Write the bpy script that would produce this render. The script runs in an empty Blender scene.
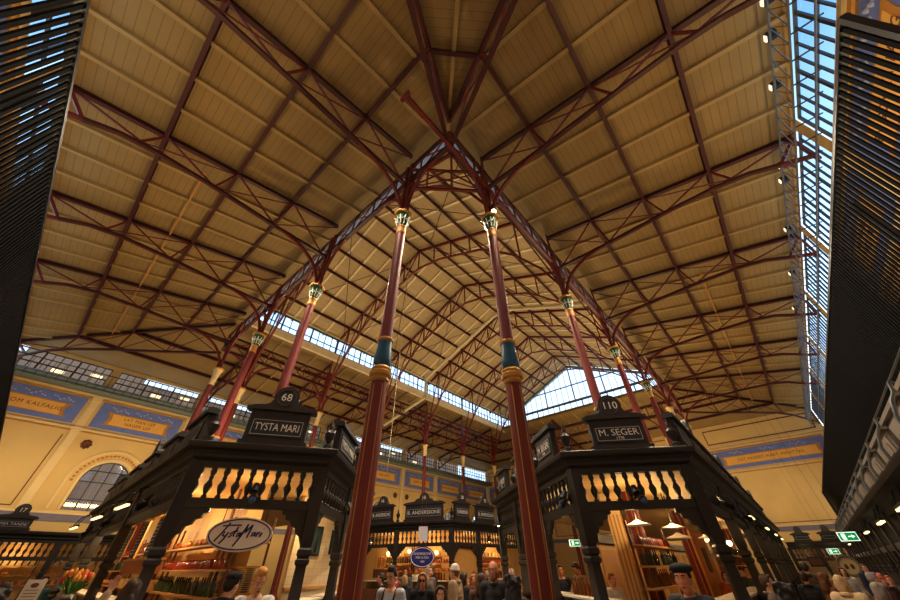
import bpy, bmesh, math, random
from mathutils import Vector, Matrix
random.seed(7)
S = bpy.context.scene
COL = S.collection
V = Vector
PI = math.pi

# ------------------------------------------------------------------ materials
def lin(c):
    def f(u):
        u /= 255.0
        return u/12.92 if u <= 0.04045 else ((u+0.055)/1.055)**2.4
    return (f(c[0]), f(c[1]), f(c[2]), 1)
MATS = {}
def mat(name, rgb, rough=0.6, metal=0.0, noise=0.12, nscale=3.0, emit=0.0, bump=0.0):
    if name in MATS: return MATS[name]
    m = bpy.data.materials.new(name); m.use_nodes = True
    nt = m.node_tree; b = nt.nodes['Principled BSDF']
    b.inputs['Roughness'].default_value = rough; b.inputs['Metallic'].default_value = metal
    c = lin(rgb)
    if noise > 0:
        geo = nt.nodes.new('ShaderNodeNewGeometry'); n = nt.nodes.new('ShaderNodeTexNoise')
        n.inputs['Scale'].default_value = nscale; n.inputs['Detail'].default_value = 4
        nt.links.new(geo.outputs['Position'], n.inputs['Vector'])
        mx = nt.nodes.new('ShaderNodeMix'); mx.data_type = 'RGBA'
        mx.inputs[6].default_value = tuple(max(0, v*(1-noise*1.6)) for v in c[:3])+(1,)
        mx.inputs[7].default_value = tuple(min(1, v*(1+noise*1.6)) for v in c[:3])+(1,)
        nt.links.new(n.outputs['Fac'], mx.inputs[0]); nt.links.new(mx.outputs[2], b.inputs['Base Color'])
        if bump > 0:
            bp = nt.nodes.new('ShaderNodeBump'); bp.inputs['Strength'].default_value = bump
            nt.links.new(n.outputs['Fac'], bp.inputs['Height']); nt.links.new(bp.outputs['Normal'], b.inputs['Normal'])
    else:
        b.inputs['Base Color'].default_value = c
    if emit > 0:
        b.inputs['Emission Color'].default_value = c; b.inputs['Emission Strength'].default_value = emit
    MATS[name] = m
    return m
def lined(name, rgb, dark, axis, period, width=0.08, rough=0.7, axis2=None, period2=1.0, width2=0.03):
    """painted boards or tiles: thin dark joints every PERIOD metres along a world axis (0,1,2)"""
    if name in MATS: return MATS[name]
    m = mat(name, rgb, rough, noise=0.1, nscale=1.3); nt = m.node_tree; b = nt.nodes['Principled BSDF']
    src = b.inputs['Base Color'].links[0].from_socket
    geo = nt.nodes.new('ShaderNodeNewGeometry'); sx = nt.nodes.new('ShaderNodeSeparateXYZ')
    nt.links.new(geo.outputs['Position'], sx.inputs[0])
    def stripe(ax, per, wid):
        if isinstance(ax, tuple):      # direction in plan
            d = nt.nodes.new('ShaderNodeVectorMath'); d.operation = 'DOT_PRODUCT'
            nt.links.new(geo.outputs['Position'], d.inputs[0]); d.inputs[1].default_value = ax; o = d.outputs['Value']
        else: o = sx.outputs[ax]
        mu = nt.nodes.new('ShaderNodeMath'); mu.operation = 'DIVIDE'; mu.inputs[1].default_value = per; nt.links.new(o, mu.inputs[0])
        fr = nt.nodes.new('ShaderNodeMath'); fr.operation = 'FRACT'; nt.links.new(mu.outputs[0], fr.inputs[0])
        lt = nt.nodes.new('ShaderNodeMath'); lt.operation = 'LESS_THAN'; lt.inputs[1].default_value = wid; nt.links.new(fr.outputs[0], lt.inputs[0])
        return lt.outputs[0]
    s = stripe(axis, period, width)
    if axis2 is not None:
        s2 = stripe(axis2, period2, width2); mxm = nt.nodes.new('ShaderNodeMath'); mxm.operation = 'MAXIMUM'
        nt.links.new(s, mxm.inputs[0]); nt.links.new(s2, mxm.inputs[1]); s = mxm.outputs[0]
    mx = nt.nodes.new('ShaderNodeMix'); mx.data_type = 'RGBA'
    nt.links.new(s, mx.inputs[0]); nt.links.new(src, mx.inputs[6]); mx.inputs[7].default_value = lin(dark)
    nt.links.new(mx.outputs[2], b.inputs['Base Color'])
    return m
def glassmat(name, tint, transp=0.85, rough=0.05):
    m = bpy.data.materials.new(name); m.use_nodes = True; nt = m.node_tree
    nt.nodes.remove(nt.nodes['Principled BSDF']); out = nt.nodes['Material Output']
    t = nt.nodes.new('ShaderNodeBsdfTransparent'); t.inputs[0].default_value = lin(tint)
    g = nt.nodes.new('ShaderNodeBsdfGlossy'); g.inputs['Roughness'].default_value = rough
    mx = nt.nodes.new('ShaderNodeMixShader'); mx.inputs[0].default_value = 1-transp
    nt.links.new(t.outputs[0], mx.inputs[1]); nt.links.new(g.outputs[0], mx.inputs[2]); nt.links.new(mx.outputs[0], out.inputs[0])
    MATS[name] = m; return m

M_RED = mat('red_iron', (112, 36, 28), 0.45, noise=0.15)
M_REDD = mat('dark_red_iron', (74, 25, 20), 0.5, noise=0.15)
M_COLM = mat('column_red', (116, 38, 28), 0.6, noise=0.1)
M_TEAL = mat('column_teal', (22, 82, 110), 0.35)
M_GOLD = mat('gold_paint', (190, 140, 62), 0.4, metal=0.3)
M_GREEN = mat('capital_green', (28, 92, 62), 0.4)
M_WHITE = mat('white_paint', (235, 228, 210), 0.5)
M_DARK = mat('dark_stall_wood', (44, 37, 33), 0.5, noise=0.2)
M_DARK2 = mat('dark_stall_panel', (58, 54, 54), 0.55, noise=0.2)
M_PLATE = mat('sign_plate', (34, 38, 44), 0.4, noise=0.1)
M_LET = mat('sign_lettering', (232, 226, 214), 0.5, noise=0)
M_LINE = mat('sign_border', (170, 172, 172), 0.5, noise=0)
M_CREAM = mat('cream_wall', (222, 188, 122), 0.75, noise=0.08, nscale=0.7)
M_CREAM2 = mat('cream_trim', (232, 204, 148), 0.7, noise=0.06)
M_OCHRE = mat('ochre_trim', (196, 140, 66), 0.7)
M_BROWNLINE = mat('brown_line', (104, 58, 38), 0.7)
M_BLUE = mat('frieze_blue', (112, 130, 196), 0.7, noise=0.12, nscale=2)
M_ORANGE = mat('frieze_orange', (240, 184, 92), 0.7, noise=0.08)
M_INK = mat('frieze_ink', (110, 78, 60), 0.8, noise=0)
M_SILVER = mat('frieze_scroll', (170, 178, 206), 0.6)
M_LILAC = mat('lilac_band', (128, 122, 140), 0.7)
M_SLAT = mat('dark_slat', (11, 10, 10), 0.8, noise=0.15)
M_SLAT.node_tree.nodes['Principled BSDF'].inputs['Specular IOR Level'].default_value = 0.12
M_GABLE_GLARE = mat('gable_frame_glare', (128, 132, 138), 0.5)  # paler than the other window frames: glare put into the colour
M_STEEL = mat('grey_steel', (120, 126, 130), 0.4, metal=0.5)
M_DUCT = mat('pale_duct', (206, 190, 150), 0.5)
M_GREYGREEN = mat('grey_green_pipe', (128, 140, 132), 0.5)
M_BLACK = mat('black_metal', (20, 20, 22), 0.4)
M_FRAME = mat('window_frame_iron', (52, 46, 44), 0.5)
M_GLASS = glassmat('window_glass', (214, 232, 250), 0.9)
M_FROST_GLOW = mat('frosted_glass_glow', (176, 200, 226), 0.2, noise=0.55, nscale=7, emit=0.16)  # faint glow put into the glass in place of daylight behind it
M_GLASS2 = glassmat('display_glass', (235, 240, 235), 0.88)
M_EMIT = mat('lamp_tube', (255, 226, 160), 0.5, noise=0, emit=2.2)
M_BULB = mat('warm_bulb', (255, 214, 140), 0.5, noise=0, emit=14)
M_EXIT = mat('exit_green', (0, 150, 84), 0.5, noise=0, emit=0.6)
M_EXITW = mat('exit_white', (240, 255, 246), 0.5, noise=0, emit=1.0)
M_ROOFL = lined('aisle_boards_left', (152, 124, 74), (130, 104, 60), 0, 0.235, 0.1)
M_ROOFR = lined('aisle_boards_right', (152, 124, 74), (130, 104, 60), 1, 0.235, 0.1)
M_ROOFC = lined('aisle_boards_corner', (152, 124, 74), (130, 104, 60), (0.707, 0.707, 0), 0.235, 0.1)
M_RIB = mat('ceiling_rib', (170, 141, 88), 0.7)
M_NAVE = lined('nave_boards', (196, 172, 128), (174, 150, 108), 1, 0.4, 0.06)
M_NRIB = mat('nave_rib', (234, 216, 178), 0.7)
M_FLOOR = lined('stone_floor', (118, 108, 96), (84, 76, 68), 0, 0.6, 0.02, 0.5, 1, 0.6, 0.02)
M_STALLIN = lined('stall_panelling', (226, 184, 116), (176, 130, 74), (0.7, 0.714, 0), 0.42, 0.03, 0.6)
M_TILE = lined('stall_tiles', (226, 208, 172), (190, 170, 134), (0.7, 0.714, 0), 0.16, 0.04, 0.4, 2, 0.16, 0.04)
M_PINE = mat('golden_pine', (206, 152, 82), 0.55, noise=0.15, nscale=6)
M_BROWN = mat('brown_wood', (112, 66, 38), 0.55, noise=0.2, nscale=5)

# ------------------------------------------------------------------ mesh builder
class MB:
    def __init__(s): s.v = []; s.f = []; s.m = []; s.cur = 0
    def face(s, idx): s.f.append(tuple(idx)); s.m.append(s.cur)
    def add(s, vs, fs):
        o = len(s.v); s.v += [V(p) for p in vs]
        for f in fs: s.face([i+o for i in f])
    def box(s, c, size, rz=0.0, M=None):
        hx, hy, hz = size[0]/2, size[1]/2, size[2]/2
        R = Matrix.Rotation(rz, 3, 'Z') if M is None else M
        s.add([V(c)+R@V((x*hx, y*hy, z*hz)) for x in (-1, 1) for y in (-1, 1) for z in (-1, 1)],
              [(0, 1, 3, 2), (4, 6, 7, 5), (0, 4, 5, 1), (2, 3, 7, 6), (0, 2, 6, 4), (1, 5, 7, 3)])
    def beam(s, p, q, w, h, up=(0, 0, 1)):
        p, q = V(p), V(q); d = q-p; L = d.length
        if L < 1e-6: return
        d.normalize(); u = V(up)
        if abs(d.dot(u)) > 0.98: u = V((1, 0, 0))
        x = d.cross(u).normalized(); z = x.cross(d)
        s.box((p+q)/2, (w, L, h), M=Matrix((x, d, z)).transposed())
    def ibeam(s, p, q, w, h, t=0.03):
        p, q = V(p), V(q); d = (q-p).normalized(); x = d.cross(V((0, 0, 1))).normalized(); z = x.cross(d)
        s.beam(p+z*(h/2-t/2), q+z*(h/2-t/2), w, t); s.beam(p-z*(h/2-t/2), q-z*(h/2-t/2), w, t); s.beam(p, q, t, h-2*t)
    def tube(s, pts, r, n=8, caps=True):
        pts = [V(p) for p in pts]; rs = r if isinstance(r, (list, tuple)) else [r]*len(pts)
        o = len(s.v); prev = None
        for i, p in enumerate(pts):
            d = (pts[min(i+1, len(pts)-1)]-pts[max(i-1, 0)]).normalized()
            if prev is None:
                a = V((0, 0, 1)) if abs(d.z) < 0.9 else V((1, 0, 0)); x = d.cross(a).normalized()
            else:
                x = prev-d*prev.dot(d)
                x = x.normalized() if x.length > 1e-6 else d.orthogonal().normalized()
            prev = x; y = d.cross(x)
            for k in range(n):
                a = 2*PI*k/n; s.v.append(p+(x*math.cos(a)+y*math.sin(a))*rs[i])
        for i in range(len(pts)-1):
            for k in range(n):
                a, b = o+i*n+k, o+i*n+(k+1) % n
                s.face((a, b, b+n, a+n))
        if caps:
            s.face(tuple(o+k for k in range(n))[::-1]); s.face(tuple(o+(len(pts)-1)*n+k for k in range(n)))
    def lathe(s, prof, c=(0, 0, 0), n=12, square=False):
        o = len(s.v); c = V(c)
        for r, z in prof:
            for k in range(n):
                a = 2*PI*(k+0.5)/n
                rr = r/math.cos(PI/n) if square else r
                s.v.append(c+V((rr*math.cos(a), rr*math.sin(a), z)))
        for i in range(len(prof)-1):
            for k in range(n):
                a, b = o+i*n+k, o+i*n+(k+1) % n
                s.face((a, b, b+n, a+n))
        s.face(tuple(o+k for k in range(n))[::-1]); s.face(tuple(o+(len(prof)-1)*n+k for k in range(n)))
    def prism(s, poly, O, U, W, N, d):
        """polygon (u,w) in plane O+uU+wW pushed d along N"""
        O, U, W, N = V(O), V(U), V(W), V(N); n = len(poly); o = len(s.v)
        s.v += [O+U*a+W*b for a, b in poly]+[O+U*a+W*b+N*d for a, b in poly]
        s.face(tuple(o+k for k in range(n))); s.face(tuple(o+n+k for k in range(n))[::-1])
        for k in range(n): s.face((o+k, o+(k+1) % n, o+n+(k+1) % n, o+n+k))
    def ball(s, c, r, nu=8, nv=6):
        r = V(r) if not isinstance(r, (int, float)) else V((r, r, r)); c = V(c); o = len(s.v)
        s.v.append(c+V((0, 0, -r.z)))
        for i in range(1, nv):
            t = -PI/2+PI*i/nv
            for k in range(nu):
                a = 2*PI*k/nu; s.v.append(c+V((r.x*math.cos(t)*math.cos(a), r.y*math.cos(t)*math.sin(a), r.z*math.sin(t))))
        s.v.append(c+V((0, 0, r.z))); top = len(s.v)-1
        for k in range(nu): s.face((o, o+1+(k+1) % nu, o+1+k))
        for i in range(nv-2):
            for k in range(nu):
                a, b = o+1+i*nu+k, o+1+i*nu+(k+1) % nu; s.face((a, b, b+nu, a+nu))
        l = o+1+(nv-2)*nu
        for k in range(nu): s.face((l+k, l+(k+1) % nu, top))
    def mesh(s, name, mats, smooth=35, origin=(0, 0, 0)):
        o = V(origin); me = bpy.data.meshes.new(name)
        me.from_pydata([tuple(p-o) for p in s.v], [], s.f)
        for m in (mats if isinstance(mats, (list, tuple)) else [mats]): me.materials.append(m)
        if any(s.m): me.polygons.foreach_set('material_index', s.m)
        bm = bmesh.new(); bm.from_mesh(me); bmesh.ops.recalc_face_normals(bm, faces=bm.faces); bm.to_mesh(me); bm.free()
        if smooth:
            me.polygons.foreach_set('use_smooth', [True]*len(me.polygons)); me.set_sharp_from_angle(angle=math.radians(smooth))
        me.update(); return me
    def build(s, name, mats, parent=None, smooth=35, origin=None):
        """ORIGIN: the parent's location when the vertices are in world coordinates"""
        o = bpy.data.objects.new(name, s.mesh(name, mats, smooth, origin or (0, 0, 0))); COL.objects.link(o)
        if parent is not None: o.parent = parent
        elif origin is not None: o.location = origin
        return o
def put(name, mesh, parent=None, loc=(0, 0, 0), rz=0.0, scale=None):
    o = bpy.data.objects.new(name, mesh); COL.objects.link(o); o.location = loc; o.rotation_euler = (0, 0, rz)
    if scale: o.scale = scale
    if parent is not None: o.parent = parent
    return o
def tag(o, label=None, cat=None, group=None, kind=None):
    if label: o['label'] = label
    if cat: o['category'] = cat
    if group: o['group'] = group
    if kind: o['kind'] = kind
    return o
def thing(name, label, cat, loc=(0, 0, 0), rz=0.0, group=None):
    o = bpy.data.objects.new(name, None); COL.objects.link(o); o.empty_display_size = 0.2
    o.location = loc; o.rotation_euler = (0, 0, rz); return tag(o, label, cat, group)
def struct(name, mb, mats, smooth=35):
    return tag(mb.build(name, mats, None, smooth), kind='structure')
def kids(o): return [c for c in bpy.data.objects if c.parent == o]
def copy_tree(o, loc, rz=None, label=None, group=None):
    r = o.copy(); COL.objects.link(r); r.location = loc
    if rz is not None: r.rotation_euler = (0, 0, rz)
    if label: r['label'] = label
    if group: r['group'] = group
    for ch in kids(o):
        c = ch.copy(); COL.objects.link(c); c.parent = r
        for g in kids(ch):
            d = g.copy(); COL.objects.link(d); d.parent = c
    return r
def text_mesh(body, size, m, spacing=1.0, shear=0.0, extr=0.004, width=None):
    cu = bpy.data.curves.new('lettering', 'FONT'); cu.body = body; cu.size = size; cu.extrude = extr
    cu.align_x = 'CENTER'; cu.align_y = 'CENTER'; cu.space_character = spacing; cu.shear = shear; cu.resolution_u = 3; cu.offset = 0.0
    o = bpy.data.objects.new('lettering_source', cu); COL.objects.link(o)
    dg = bpy.context.evaluated_depsgraph_get()
    me = bpy.data.meshes.new_from_object(o.evaluated_get(dg)); bpy.data.objects.remove(o)
    xs = [v.co.x for v in me.vertices]; ys = [v.co.y for v in me.vertices]
    if width and xs:
        k = width/(max(xs)-min(xs))
        for v in me.vertices: v.co.x *= k
    me.materials.clear(); me.materials.append(m); return me
def text(body, size, m, parent, loc, rot, **kw):
    o = bpy.data.objects.new('lettering', text_mesh(body, size, m, **kw)); COL.objects.link(o)
    o.location = loc; o.rotation_euler = rot; o.parent = parent; return o
UP = (PI/2, 0, 0)      # lettering upright, read from local -Y

# ------------------------------------------------------------------ plan of the hall
XL, YR, YF, XE = -5.35, -5.9, 33.6, 46.8        # walls: left X, right Y, far Y, end X
CX, CY, CX2, CY2 = 4.04, 3.49, 37.9, 24.35      # column lines
GX, GY, GX2, GY2 = 4.45, 3.94, 37.5, 23.9       # inner edge of the aisle roofs
ZO, ZI = 13.7, 15.9                             # aisle roof heights at wall / at nave
YM = (CY+CY2)/2; ZE, ZRIDGE = 17.9, 22.6
COLX = [6.17+5.9*k for k in range(6)]; COLY = [5.68+5.6*k for k in range(4)]
OC = ((XL, -1.15), (-0.3, YR))                  # chamfered outer corner nearest the visitor

# floor
b = MB(); b.box((21, 14, -0.1), (60, 46, 0.2)); struct('floor', b, M_FLOOR, 0)

# ---- walls built bay by bay
def wall_point(fr, u, z, out=0.0):
    O, U, N = fr; return O+U*u+V((0, 0, z))+N*out
def build_wall(name, O, U, N, length, bays, windows=True, arches=True, texts=None, skip=(), plain=()):
    """O start of the wall on the floor, U along it, N into the room"""
    fr = (V(O), V(U), V(N)); P = lambda u, z, o=0.0: wall_point(fr, u, z, o)
    bl = length/bays; w = MB(); zc, zb, r = 6.3, 4.7, 1.25
    def quad(a, bq, c, d): w.add([a, bq, c, d], [(0, 1, 2, 3)])
    zt = 11.75
    for k in range(bays):
        u0, u1 = k*bl, (k+1)*bl; uc = (u0+u1)/2
        if arches and k not in plain:
            path = [(uc-r, zb)]+[(uc-r*math.cos(PI*i/16), zc+r*math.sin(PI*i/16)) for i in range(17)]+[(uc+r, zb)]
            outer = [(u0, zb)]
            for i in range(17):
                a = PI*i/16; t = abs(math.cos(a)); s_ = math.sin(a)
                kx = (uc-u0)/max(t, 1e-6); kz = (9.1-zc)/max(s_, 1e-6); q = min(kx, kz)
                outer.append((uc-q*math.cos(a), zc+q*s_))
            outer.append((u1, zb))
            for i in range(len(path)-1):
                quad(P(*outer[i]), P(*outer[i+1]), P(*path[i+1]), P(*path[i]))
                quad(P(*path[i]), P(*path[i+1]), P(path[i+1][0], path[i+1][1], -0.3), P(path[i][0], path[i][1], -0.3))
            # fill the two upper corners left by the radial projection
            for sgn in (-1, 1):
                ue = u0 if sgn < 0 else u1
                cand = [p for p in outer if abs(p[0]-ue) < 1e-4]; top = [p for p in outer if abs(p[1]-9.1) < 1e-4]
                ps = max(cand, key=lambda p: p[1]); pt = min(top, key=lambda p: abs(p[0]-ue))
                w.add([P(*ps), P(ue, 9.1), P(*pt)], [(0, 1, 2)])
            quad(P(u0, 0), P(u1, 0), P(u1, zb), P(u0, zb))
            quad(P(u0, 9.1), P(u1, 9.1), P(u1, zt), P(u0, zt))
        else:
            quad(P(u0, 0), P(u1, 0), P(u1, zt), P(u0, zt))
        if windows:
            pw = 0.25
            quad(P(u0, zt), P(u0+pw, zt), P(u0+pw, 13.45), P(u0, 13.45)); quad(P(u1-pw, zt), P(u1, zt), P(u1, 13.45), P(u1-pw, 13.45))
        else:
            quad(P(u0, zt), P(u1, zt), P(u1, 13.45), P(u0, 13.45))
        quad(P(u0, 13.45), P(u1, 13.45), P(u1, 14.4), P(u0, 14.4))
    wall = struct(name, w, M_CREAM, 0)
    # mouldings, pilasters, painted frieze
    t = MB(); L0, L1 = 0, length
    for z, h, d in ((9.16, 0.14, 0.12), (11.36, 0.14, 0.14), (11.62, 0.12, 0.07), (4.52, 0.12, 0.08)):
        t.beam(P(L0, z, d/2), P(L1, z, d/2), d, h)
    for k in range(bays+1):
        u = min(max(k*bl, 0.2), length-0.2)
        t.beam(P(u, 4.6, 0.05), P(u, 11.35, 0.05), 0.42, 0.1, up=tuple(N))
        t.beam(P(u, 11.0, 0.08), P(u, 11.35, 0.08), 0.55, 0.2, up=tuple(N))
        t.beam(P(u, 9.0, 0.08), P(u, 9.25, 0.08), 0.55, 0.2, up=tuple(N))
    t.build('moulding', M_CREAM2, wall, 0)
    l = MB(); l.beam(P(L0, 4.3, 0.02), P(L1, 4.3, 0.02), 0.04, 0.42); l.build('lilac_band', M_LILAC, wall, 0)
    g = MB()
    g.beam(P(L0, 11.22, 0.1), P(L1, 11.22, 0.1), 0.06, 0.12); g.beam(P(L0, 9.03, 0.06), P(L1, 9.03, 0.06), 0.06, 0.06)
    g.build('ochre_line', M_OCHRE, wall, 0)
    bl_ = MB()
    for k in range(bays):
        u0, u1 = k*bl, (k+1)*bl; uc = (u0+u1)/2
        for (a, c) in (((u0+0.45, u1-0.45),) if (not arches or k in plain) else ()):
            for u in (a, c): bl_.beam(P(u, 4.75, 0.012), P(u, 8.7 if u in (a,) and a < uc else 8.7, 0.012), 0.05, 0.024, up=tuple(N))
            bl_.beam(P(a, 4.75, 0.012), P(c, 4.75, 0.012), 0.024, 0.05)
    if bl_.v: bl_.build('painted_border', M_BROWNLINE, wall, 0)
    for k in range(bays):
        if k in skip: continue
        u0, u1 = k*bl, (k+1)*bl; uc = (u0+u1)/2
        p = MB(); hw = bl/2-0.42
        p.prism([(-hw, 9.42), (hw, 9.42), (hw, 11.12), (-hw, 11.12)], P(uc, 0), U, (0, 0, 1), N, 0.03); pan = p.build('frieze_panel', M_BLUE, wall, 0)
        sc = MB(); q = hw-0.55
        sc.prism([(-q, 9.62), (-q+0.18, 9.72), (q-0.18, 9.72), (q, 9.62), (q-0.1, 9.85), (q-0.2, 10.2), (q-0.1, 10.45), (q+0.1, 10.6), (q-0.35, 10.56), (-q+0.35, 10.56), (-q-0.1, 10.6), (-q+0.1, 10.45), (-q+0.2, 10.2), (-q+0.1, 9.85)],
                 P(uc, 0, 0.03), U, (0, 0, 1), N, 0.02); sc.build('scroll_border', M_OCHRE, pan, 0)
        sc = MB(); q2 = q-0.3
        sc.prism([(-q2, 9.76), (q2, 9.76), (q2-0.08, 10.15), (q2, 10.48), (-q2, 10.48), (-q2+0.08, 10.15)], P(uc, 0, 0.05), U, (0, 0, 1), N, 0.02); sc.build('scroll', M_ORANGE, pan, 0)
        fl = MB()
        for du in (-hw*0.55, 0, hw*0.55):
            for j in range(-3, 4):
                fl.ball(P(uc+du+j*0.16, 10.82+0.09*math.sin(j*1.7), 0.03), (0.07, 0.07, 0.07), 6, 4)
        fl.build('scroll_ornament', M_SILVER, pan)
        tx = (texts or {}).get(k, 'EN GOM KALFALIG')
        lines = tx.split('\n')
        rot = Matrix((V(U), V((0, 0, 1)), V(N))).transposed().to_euler()
        for j, ln in enumerate(lines):
            me = text_mesh(ln, 0.34 if len(lines) == 1 else 0.28, M_INK, spacing=1.15)
            o = bpy.data.objects.new('lettering', me); COL.objects.link(o); o.parent = pan
            o.location = P(uc, 10.12-(j-(len(lines)-1)/2)*0.32, 0.075); o.rotation_euler = rot
        if arches and k not in plain:
            a = MB()
            for rr, wd, dp in ((r+0.1, 0.14, 0.1), (r+0.62, 0.12, 0.09)):
                pts = [P(uc-rr, zb, dp/2)]+[P(uc-rr*math.cos(PI*i/20), zc+rr*math.sin(PI*i/20), dp/2) for i in range(21)]+[P(uc+rr, zb, dp/2)]
                for i in range(len(pts)-1): a.beam(pts[i], pts[i+1], wd, dp, up=tuple(N))
            a.build('arch_moulding', M_CREAM2, wall, 0)
            a = MB()
            for i in range(25):
                an = PI*i/24; a.ball(P(uc-(r+0.36)*math.cos(an), zc+(r+0.36)*math.sin(an), 0.02), 0.075, 6, 4)
            a.build('arch_ornament', M_OCHRE, wall)
            for s_ in (-1, 1):
                m_ = MB()
                for j in range(8):
                    an = j*PI/4; m_.ball(P(uc+s_*2.0+0.2*math.cos(an), 8.35+0.2*math.sin(an), 0.015), (0.1, 0.1, 0.1), 6, 4)
                m_.ball(P(uc+s_*2.0, 8.35, 0.02), 0.1, 6, 4); m_.build('medallion', M_BROWNLINE, wall)
            # arched window
            wn = MB()
            for i in range(-1, 2): wn.beam(P(uc+i*0.62, zb, -0.22), P(uc+i*0.62, zc+math.sqrt(max(0, r*r-(i*0.62)**2)), -0.22), 0.06, 0.06, up=tuple(N))
            for z in (5.3, zc, 6.95): 
                hw2 = r if z <= zc else math.sqrt(r*r-(z-zc)**2)
                wn.beam(P(uc-hw2, z, -0.22), P(uc+hw2, z, -0.22), 0.06, 0.06)
            pts = [P(uc-r, zb, -0.22)]+[P(uc-r*math.cos(PI*i/16), zc+r*math.sin(PI*i/16), -0.22) for i in range(17)]+[P(uc+r, zb, -0.22)]
            for i in range(len(pts)-1): wn.beam(pts[i], pts[i+1], 0.1, 0.08, up=tuple(N))
            WN[0] += 1
            wo = struct('window_%d' % WN[0], wn, M_FRAME, 0)
            gl = MB(); gl.add([P(uc-r, zb, -0.26)]+[P(uc-r*math.cos(PI*i/16), zc+r*math.sin(PI*i/16), -0.26) for i in range(17)]+[P(uc+r, zb, -0.26)], [tuple(range(19))])
            gl.build('pane', M_GLASS, wo, 0)
        if windows:
            wn = MB(); a0, a1 = u0+0.25, u1-0.25
            for z in (zt+0.03, 12.6, 13.42): wn.beam(P(a0, z, -0.1), P(a1, z, -0.1), 0.07, 0.07)
            n = 12
            for i in range(n+1):
                u = a0+(a1-a0)*i/n; wn.beam(P(u, zt, -0.1), P(u, 13.45, -0.1), 0.05 if i % 4 else 0.1, 0.06, up=tuple(N))
            WN[0] += 1
            wo = struct('window_%d' % WN[0], wn, M_FRAME, 0)
            gl = MB(); gl.add([P(a0, zt, -0.13), P(a1, zt, -0.13), P(a1, 13.45, -0.13), P(a0, 13.45, -0.13)], [(0, 1, 2, 3)]); gl.build('pane', M_GLASS, wo, 0)
    return wall
WN = [0]
def ftexts(n): return {k: ('LAT MAN LEF\nNAGER LEF' if k % 2 else 'EN GOM KALFALIG') for k in range(n)}
build_wall('wall_far', (-5.85, YF, 0), (1, 0, 0), (0, -1, 0), 52.65, 9, plain=(0,), texts={0: 'EN GOM KALFALIG', 1: 'LAT MAN LEF\nNAGER LEF', 4: 'ALLT KALT', 5: 'FISK VILT', 6: 'GOTT MOTT', 7: 'MAT OCH DRYCK'})
build_wall('wall_right', (XE, YR, 0), (-1, 0, 0), (0, 1, 0), XE+0.3, 8, texts=ftexts(8))
build_wall('wall_left', (XL, -1.15, 0), (0, 1, 0), (1, 0, 0), YF+1.15, 6, texts=ftexts(6))
build_wall('wall_end', (XE, YF, 0), (0, -1, 0), (-1, 0, 0), YF-YR, 4, windows=False, arches=False, texts={k: 'DET FAGERT MART INRATTAS' for k in range(4)})
b = MB(); c0, c1 = V((*OC[0], 0)), V((*OC[1], 0)); b.add([c0, c1, c1+V((0, 0, 14.4)), c0+V((0, 0, 14.4))], [(0, 1, 2, 3)]); struct('wall_corner', b, M_CREAM, 0)
# panel lines of the end wall above the frieze
b = MB()
for k in range(4):
    y0, y1 = YF-(k+1)*39.5/4+0.5, YF-k*39.5/4-0.5
    for z in (11.9, 13.25): b.beam((XE-0.02, y0, z), (XE-0.02, y1, z), 0.05, 0.08)
    for y in (y0, y1): b.beam((XE-0.02, y, 11.9), (XE-0.02, y, 13.25), 0.08, 0.05)
struct('trim_1', b, M_BROWNLINE, 0)

# ---- aisle roofs: boards with cream ribs along the slope
def aisle_roof(poly, ribs, m, name='ceiling'):
    b = MB(); b.add(poly, [tuple(range(len(poly)))]); n = len(poly)
    up = V((0, 0, 0.25)); b.add([V(p)+up for p in poly], [tuple(range(n))[::-1]])
    b.cur = 1
    for p, q in ribs: b.beam(V(p)-V((0, 0, 0.07)), V(q)-V((0, 0, 0.07)), 0.13, 0.16)
    return struct(name, b, [m, M_RIB], 0)
def lerp(a, c, t): return V(a)*(1-t)+V(c)*t
NI = (GX, GY, ZI); NL = (XL, OC[0][1], ZO); NR = (OC[1][0], YR, ZO)
FLo, FLi = (XL, YF, ZO), (GX, GY2, ZI); ERo, ERi = (XE, YR, ZO), (GX2, GY, ZI); FEo, FEi = (XE, YF, ZO), (GX2, GY2, ZI)
SUBY = [COLY[0]-5.6+1.4*k for k in range(30)]; SUBX = [COLX[0]-5.9+1.475*k for k in range(40)]
ribs = []
for k in range(-3, 22):
    y = COLY[0]+1.4*k
    if k % 4 == 0 or y > YF-0.5: continue
    t1 = 1.0
    if y < GY:  # runs into the hip
        t1 = (y-NL[1])/(GY-NL[1])
        if t1 < 0.1: continue
    if y > GY2: t1 = max(0.1, 1-(y-GY2)/(YF-GY2))
    ribs.append(((XL, y, ZO), lerp((XL, y, ZO), (GX, y, ZI), t1)))
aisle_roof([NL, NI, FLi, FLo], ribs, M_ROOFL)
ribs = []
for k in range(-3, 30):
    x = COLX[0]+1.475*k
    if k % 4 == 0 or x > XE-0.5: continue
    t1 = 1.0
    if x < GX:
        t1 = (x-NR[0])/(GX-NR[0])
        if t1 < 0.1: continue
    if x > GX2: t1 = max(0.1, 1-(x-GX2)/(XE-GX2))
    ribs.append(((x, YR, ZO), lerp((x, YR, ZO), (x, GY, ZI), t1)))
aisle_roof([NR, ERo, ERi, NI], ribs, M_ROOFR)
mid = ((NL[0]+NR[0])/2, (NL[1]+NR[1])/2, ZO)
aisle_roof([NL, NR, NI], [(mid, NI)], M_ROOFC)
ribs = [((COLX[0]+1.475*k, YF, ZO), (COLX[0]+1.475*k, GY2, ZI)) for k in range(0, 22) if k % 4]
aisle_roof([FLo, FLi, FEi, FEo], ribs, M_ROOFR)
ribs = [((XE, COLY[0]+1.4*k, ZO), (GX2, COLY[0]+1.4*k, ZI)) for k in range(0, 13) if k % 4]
aisle_roof([ERo, FEo, FEi, ERi], ribs, M_ROOFL)

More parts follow.
